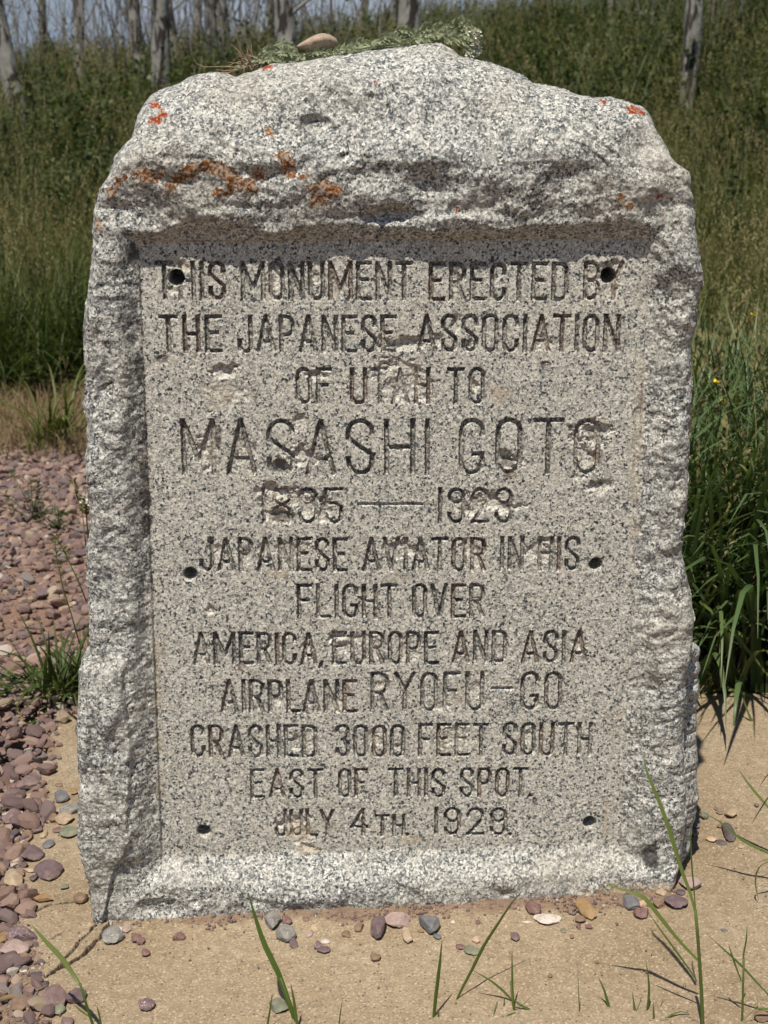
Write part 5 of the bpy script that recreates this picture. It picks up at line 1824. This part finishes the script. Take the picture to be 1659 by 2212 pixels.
buttercup('yellow buttercup directly below another near the monument edge', 1557, 868, 3.55, .5, 4)

# ------------------------------------------------------------------ wilted yarrow on top of the stone
t = thing('yarrow_sprig', 'wilted uprooted yarrow with feathery leaves and pale flower head lying on the monument', 'plant', tuple(top_at(700, 118, .03)))
tb_ = Vector(t.location)
spine_px = [(508, 150), (540, 140), (575, 130), (610, 128), (650, 124), (700, 118), (745, 114), (790, 107), (830, 98), (880, 92), (930, 83), (965, 80), (995, 80), (1015, 92), (1022, 112)]
for dz, r0, lab in ((0, .0022, 0), (-.004, .0018, 1), (.005, .0018, 2), (.003, .0016, 3), (-.002, .0018, 4)):
    mb = MB()
    pts_ = [top_at(a, b, .028 + .006 * lab) - tb_ + Vector((0, 0, dz + .003 * math.sin(i * 1.1 + lab * 1.9))) for i, (a, b) in enumerate(spine_px)]
    mb.tube(pts_, [r0] * len(pts_), 6)
    obj('stem', mb.mesh('stem', True, M['yarrow']), None, t)
sp = pts_
rr = random.Random(5)
def feather(p0, p1, w, sag):
    mb = MB()
    n_ = 16
    for i in range(n_ + 1):
        f_ = i / n_
        c = p0.lerp(p1, f_) + Vector((0, 0, sag * math.sin(f_ * PI)))
        d = (p1 - p0).normalized()
        for s_ in (-1, 1):
            for q in range(3):
                dd = (d * .8 + Vector((0, s_ * .8 * rr.random(), rr.gauss(0, .8)))).normalized()
                mb.leaf(c + d * rr.uniform(-.003, .003), dd, (0, 1, .2), w * math.sin((f_ * .9 + .08) * PI) * rr.uniform(.7, 1.2) + .003, .0034)
    mid = [p0.lerp(p1, f_) + Vector((0, 0, sag * math.sin(f_ * PI))) for f_ in (0, .25, .5, .75, 1)]
    mb.tube(mid, [.0011] * 5, 4, False)
    return mb.mesh('feathery_leaf', True, M['yarrow'])
for (a, b, c, d, sag, yy) in ((553, 135, 640, 128, .006, .025), (560, 128, 650, 122, .014, .035), (545, 138, 600, 122, .008, .03), (590, 118, 655, 132, .004, .02), (700, 122, 775, 112, .003, .02), (730, 118, 800, 100, .006, .03),
                              (790, 110, 870, 96, .010, .025), (815, 104, 905, 82, .012, .03), (830, 100, 890, 78, .006, .035), (860, 100, 930, 92, .004, .02), (880, 95, 960, 70, .008, .03), (900, 86, 985, 66, .007, .035),
                              (905, 92, 985, 84, .006, .02), (930, 84, 1000, 75, .005, .03), (950, 78, 1020, 62, .010, .03), (960, 90, 1010, 100, .003, .02), (985, 66, 1025, 92, .010, .03), (1000, 80, 1025, 110, .004, .02),
                              (640, 128, 720, 120, .004, .02), (900, 76, 930, 66, .004, .03), (560, 133, 610, 136, .003, .018), (980, 62, 984, 55, .0, .03)):
    obj('feathery_leaf', feather(top_at(a, b, yy) - tb_, top_at(c, d, yy) - tb_, .0078, sag * 1.2 + .003), None, t)
# flower head
mb = MB()
for k in range(700):
    f_ = rr.random()
    c = top_at(lerp(1026, 1018, f_) + rr.gauss(0, 8) * (.6 + f_ * .5), lerp(66, 122, f_) + rr.gauss(0, 3), .03 + rr.gauss(0, .007)) - tb_
    for q in range(2):
        mb.leaf(c, (rr.gauss(.5, .6), -abs(rr.gauss(0, 1)), rr.gauss(.3, .7)), (0, 0, 1), .0040, .0042)
obj('flower_head', mb.mesh('flower_head', True, M['white']), None, t)
mb = MB()
for k in range(40):
    a = top_at(990 + rr.gauss(0, 5), 84 + rr.gauss(0, 4), .03) - tb_
    c = top_at(lerp(1020, 1008, rr.random()) + rr.gauss(0, 5), lerp(68, 120, rr.random()), .03 + rr.gauss(0, .006)) - tb_
    mb.tube([a, a.lerp(c, .5) + Vector((0, 0, .003)), c], [.0006] * 3, 4, False)
obj('flower_stalks', mb.mesh('flower_stalks', True, M['yarrow']), None, t)
# roots
mb = MB()
for k in range(60):
    a = top_at(545 + rr.gauss(0, 12), 138 + rr.gauss(0, 5), .03 + rr.gauss(0, .006)) - tb_
    L_r = rr.uniform(.008, .028)
    d = Vector((-abs(rr.gauss(.8, .6)) + .25, rr.gauss(0, .35), rr.gauss(.1, .6))).normalized()
    mb.tube([a, a + d * L_r * .5 + Vector((0, 0, rr.gauss(0, .003))), a + d * L_r + Vector((0, 0, rr.gauss(-.002, .005)))], [.0010, .0007, .0003], 4, False)
for pth in ([(532, 145), (505, 152), (482, 153), (468, 150)], [(520, 147), (490, 144), (440, 145), (425, 138), (417, 125)], [(515, 150), (492, 158), (480, 156)], [(540, 125), (534, 112), (537, 100)], [(560, 130), (545, 122), (530, 118)]):
    pts_ = [top_at(a, b, .02) - tb_ for a, b in pth]
    mb.tube(pts_, [.0011 - .0007 * i / len(pts_) for i in range(len(pts_))], 4, False)
obj('roots', mb.mesh('roots', True, M['yroot']), None, t)

# ------------------------------------------------------------------ aspens and shrubs
def aspen(label, bx_, by_, r0, H, lean, seed, burnt=0.0, crown=True, group='aspen trees behind the meadow', nbr=10):
    z0 = float(terrain(bx_, by_))
    t = thing('aspen_tree', label, 'tree', (bx_, by_, z0), 0, group)
    rr = random.Random(seed)
    n_ = 26
    pts_ = []
    for i in range(n_ + 1):
        f_ = i / n_
        pts_.append(Vector((lean[0] * f_ * H + .04 * math.sin(f_ * 7 + seed), lean[1] * f_ * H + .04 * math.cos(f_ * 5 + seed), f_ * H - .05)))
    rs = [r0 * (1.12 - .75 * (i / n_)) for i in range(n_ + 1)]
    mb = MB()
    seg = 16
    mb.tube(pts_, rs, seg, True, lambda i, k: 1 + .07 * math.sin(k * 2.1 + i * 1.3 + seed) + rr.uniform(-.05, .05))
    me = mb.mesh('trunk', True, M['bark'])
    kv = []
    for i in range(n_ + 1):
        for k in range(seg):
            kv.append(.8 if rr.random() < .12 else rr.uniform(0, .25))
    attr(me, 'knot', kv)
    attr(me, 'burnt', [burnt * (1 if (k % seg) > seg * .45 else .2) for k in range(len(kv))])
    obj('trunk', me, None, t)
    # limbs and crown
    lb = MB(); cr = MB()
    for b in range(nbr):
        f_ = rr.uniform(.25, .97); i_ = int(f_ * n_)
        c = pts_[i_]
        az = rr.uniform(0, 6.28); L = rr.uniform(.5, 1.3) * (1.25 - f_ * .6)
        pp = [c]
        d = Vector((math.cos(az), math.sin(az), rr.uniform(.2, .9))).normalized()
        for q in range(4):
            d = (d + Vector((rr.gauss(0, .2), rr.gauss(0, .2), rr.gauss(.1, .12)))).normalized()
            pp.append(pp[-1] + d * L / 4)
        lb.tube(pp, [rs[i_] * .28, rs[i_] * .2, rs[i_] * .14, rs[i_] * .09, .004], 5, False)
        if crown and f_ > .64:
            for q in range(70):
                cc = pp[rr.randint(2, 4)] + Vector((rr.gauss(0, .24), rr.gauss(0, .24), rr.gauss(0, .2)))
                cr.leaf(cc, (rr.gauss(0, 1), rr.gauss(0, 1), rr.gauss(-.3, .6)), (0, 0, 1), .05, .045)
    obj('limbs', lb.mesh('limbs', True, M['bark']), None, t)
    if cr.v:
        obj('crown', cr.mesh('crown', True, M['leafg']), None, t)
    return t


def tree_px(dx, y):  # world x of a base seen at pixel column dx at distance y
    return (dx - CX) / FPX * (y * CP + .1)

TREES = [
    # dx at foot, distance, radius, lean x, label
    (72, 13.8, .085, -.26, 'pale aspen trunk leaning left, nearest to the left edge of the photo', .15, 6),
    (182, 19.0, .070, .01, 'dim grey-white aspen trunk between the leaning one and the close pair', .2, 5.5),
    (322, 17.5, .075, -.10, 'thin grey aspen trunk, left one of the close pair above the stone', .1, 6),
    (345, 14.0, .085, .00, 'pale peeling aspen trunk, right one of the close pair above the stone', .1, 6),
    (388, 18.5, .070, -.08, 'dark thin trunk just right of the close pair of aspens', 1.2, 5),
    (458, 19.5, .075, .02, 'slim grey aspen trunk, left of two slim ones behind the plant roots', .15, 6),
    (495, 21.0, .090, -.03, 'slim grey aspen trunk, right of two slim ones behind the plant roots', .15, 6),
    (655, 13.0, .090, -.08, 'broad white aspen trunk rising directly behind the small tan stone on the monument', .1, 6),
    (920, 12.5, .100, -.20, 'aspen trunk with a black and orange scar behind the monument top', 1.0, 6),
    (1314, 22.0, .055, -.03, 'faint thin pale trunk standing far back to the right of the monument top', .0, 5),
    (1472, 13.0, .072, .01, 'large white aspen trunk with dark peeling bark, nearest to the right edge', .12, 7),
    (1585, 24.0, .08, .02, 'faint brownish trunk far back, left of two at the right edge', .4, 5),
    (1640, 25.0, .08, -.04, 'faint brownish trunk far back, right of two at the right edge', .4, 5),
    (110, 28.0, .08, -.02, 'distant grey trunk against the sky between the leaning aspen and the next one', .3, 5),
    (425, 28.0, .07, .05, 'distant thin trunk against the sky right of the dark thin trunk', .5, 5),
    (590, 24.0, .06, -.04, 'distant thin brown trunk between the slim aspens and the broad white one', .7, 5),
    (780, 26.0, .06, .03, 'distant thin trunk behind the leafy middle of the wilted plant', .5, 5),
]
for i, (dx, y, r0, lx, lab, bn, H) in enumerate(TREES):
    aspen(lab, tree_px(dx, y), y, r0, H, (lx * .55 if abs(lx) > .15 else lx, 0), i + 3, bn, True)

tw = MB(); rr = random.Random(77)
for k in range(420):
    y = rr.uniform(16, 27); x = tree_px(rr.uniform(-150, 950) if k % 4 else rr.uniform(1350, 1800), y)
    z = float(terrain(x, y)); pp = [Vector((x, y, z))]
    d = Vector((rr.gauss(0, .22), rr.gauss(0, .2), 1)).normalized()
    for q in range(4):
        d = (d + Vector((rr.gauss(0, .16), rr.gauss(0, .16), .1))).normalized(); pp.append(pp[-1] + d * rr.uniform(.3, .75))
    r0 = rr.uniform(.006, .016)
    tw.tube(pp, [r0, r0 * .8, r0 * .6, r0 * .45, r0 * .2], 4, False)
    for b in range(3):
        c = pp[rr.randint(1, 4)]; d2 = Vector((rr.gauss(0, 1), rr.gauss(0, 1), rr.uniform(.3, 1.4))).normalized()
        tw.tube([c, c + d2 * .25, c + d2 * .5 + Vector((0, 0, .1))], [r0 * .5, r0 * .35, r0 * .15], 3, False)
obj('undergrowth', tw.mesh('undergrowth', True, M['twigs']), None, kind='stuff', label='grey-brown thicket of bare twigs among the aspens')


def shrub_mesh(seed, H, W, n):
    rr = random.Random(seed)
    lf = MB(); st = MB()
    for s in range(14):
        az = rr.uniform(0, 6.28)
        pp = blade_pts((rr.gauss(0, .1), rr.gauss(0, .1), -.05), az, H * rr.uniform(.6, 1.1), rr.uniform(.05, .6), rr.uniform(-.1, .4), 6)
        st.tube(pp, [.010, .008, .007, .006, .005, .004, .003], 5, False)
        for q in range(n // 14):
            tt_ = rr.uniform(.1, 1); i0_ = min(5, int(tt_ * 6)); c = pp[i0_].lerp(pp[i0_ + 1], tt_ * 6 - i0_)
            c = c + Vector((rr.gauss(0, W * .22), rr.gauss(0, W * .22), rr.gauss(0, W * .18)))
            lf.leaf(c, (rr.gauss(0, 1), rr.gauss(0, 1), rr.gauss(.2, .6)), (0, 0, 1), rr.uniform(.035, .06), rr.uniform(.025, .04))
    return lf.mesh('foliage', True, M['leafg']), st.mesh('stems', True, M['dry'])
sm = [shrub_mesh(1, 1.15, .8, 1500), shrub_mesh(2, 1.4, .9, 1700), shrub_mesh(3, .95, .8, 1300)]
SH = [(40, 16.5, 'leafy shrub at the foot of the leaning aspen at the far left'), (110, 15.0, 'leafy shrub between the leaning aspen and the next trunk'), (190, 15.5, 'dense dark shrub left of the close pair of aspens'),
      (255, 14.5, 'rounded shrub directly left of the close pair of aspens'), (385, 15.0, 'dark green shrub directly right of the close pair of aspens'), (440, 14.5, 'shrub below the slim aspens'), (520, 15.5, 'shrub behind the plant roots'),
      (590, 14.5, 'shrub between the slim aspens and the broad white aspen'), (725, 15.0, 'shrub directly right of the broad white aspen'), (790, 14.0, 'shrub behind the middle of the wilted plant'), (860, 15.0, 'shrub left of the scarred aspen'),
      (985, 15.5, 'shrub right of the scarred aspen behind the flower head'), (1060, 17.0, 'low shrub on the slope above the right shoulder of the stone'), (1380, 16.5, 'dark shrub left of the large white aspen'), (1440, 17.0, 'dark shrub at the foot of the large white aspen, left side'),
      (1525, 16.5, 'leafy shrub right of the large white aspen'), (1600, 18.5, 'shrub high on the slope at the right edge'), (1240, 20.0, 'low shrub far up the slope left of the thin pale trunk')]
for i, (dx, y, lab) in enumerate(SH):
    x = tree_px(dx, y)
    t = thing('shrub', lab, 'shrub', (x, y, float(terrain(x, y))), i * 1.3, 'shrubs along the top of the meadow')
    s = (.8, 1.0, .9, 1.05)[i % 4] * (.8 if dx > 1000 else 1.0)
    t.scale = (s, s, s)
    f_, st_ = sm[i % 3]
    obj('foliage', f_, None, t); obj('stems', st_, None, t)
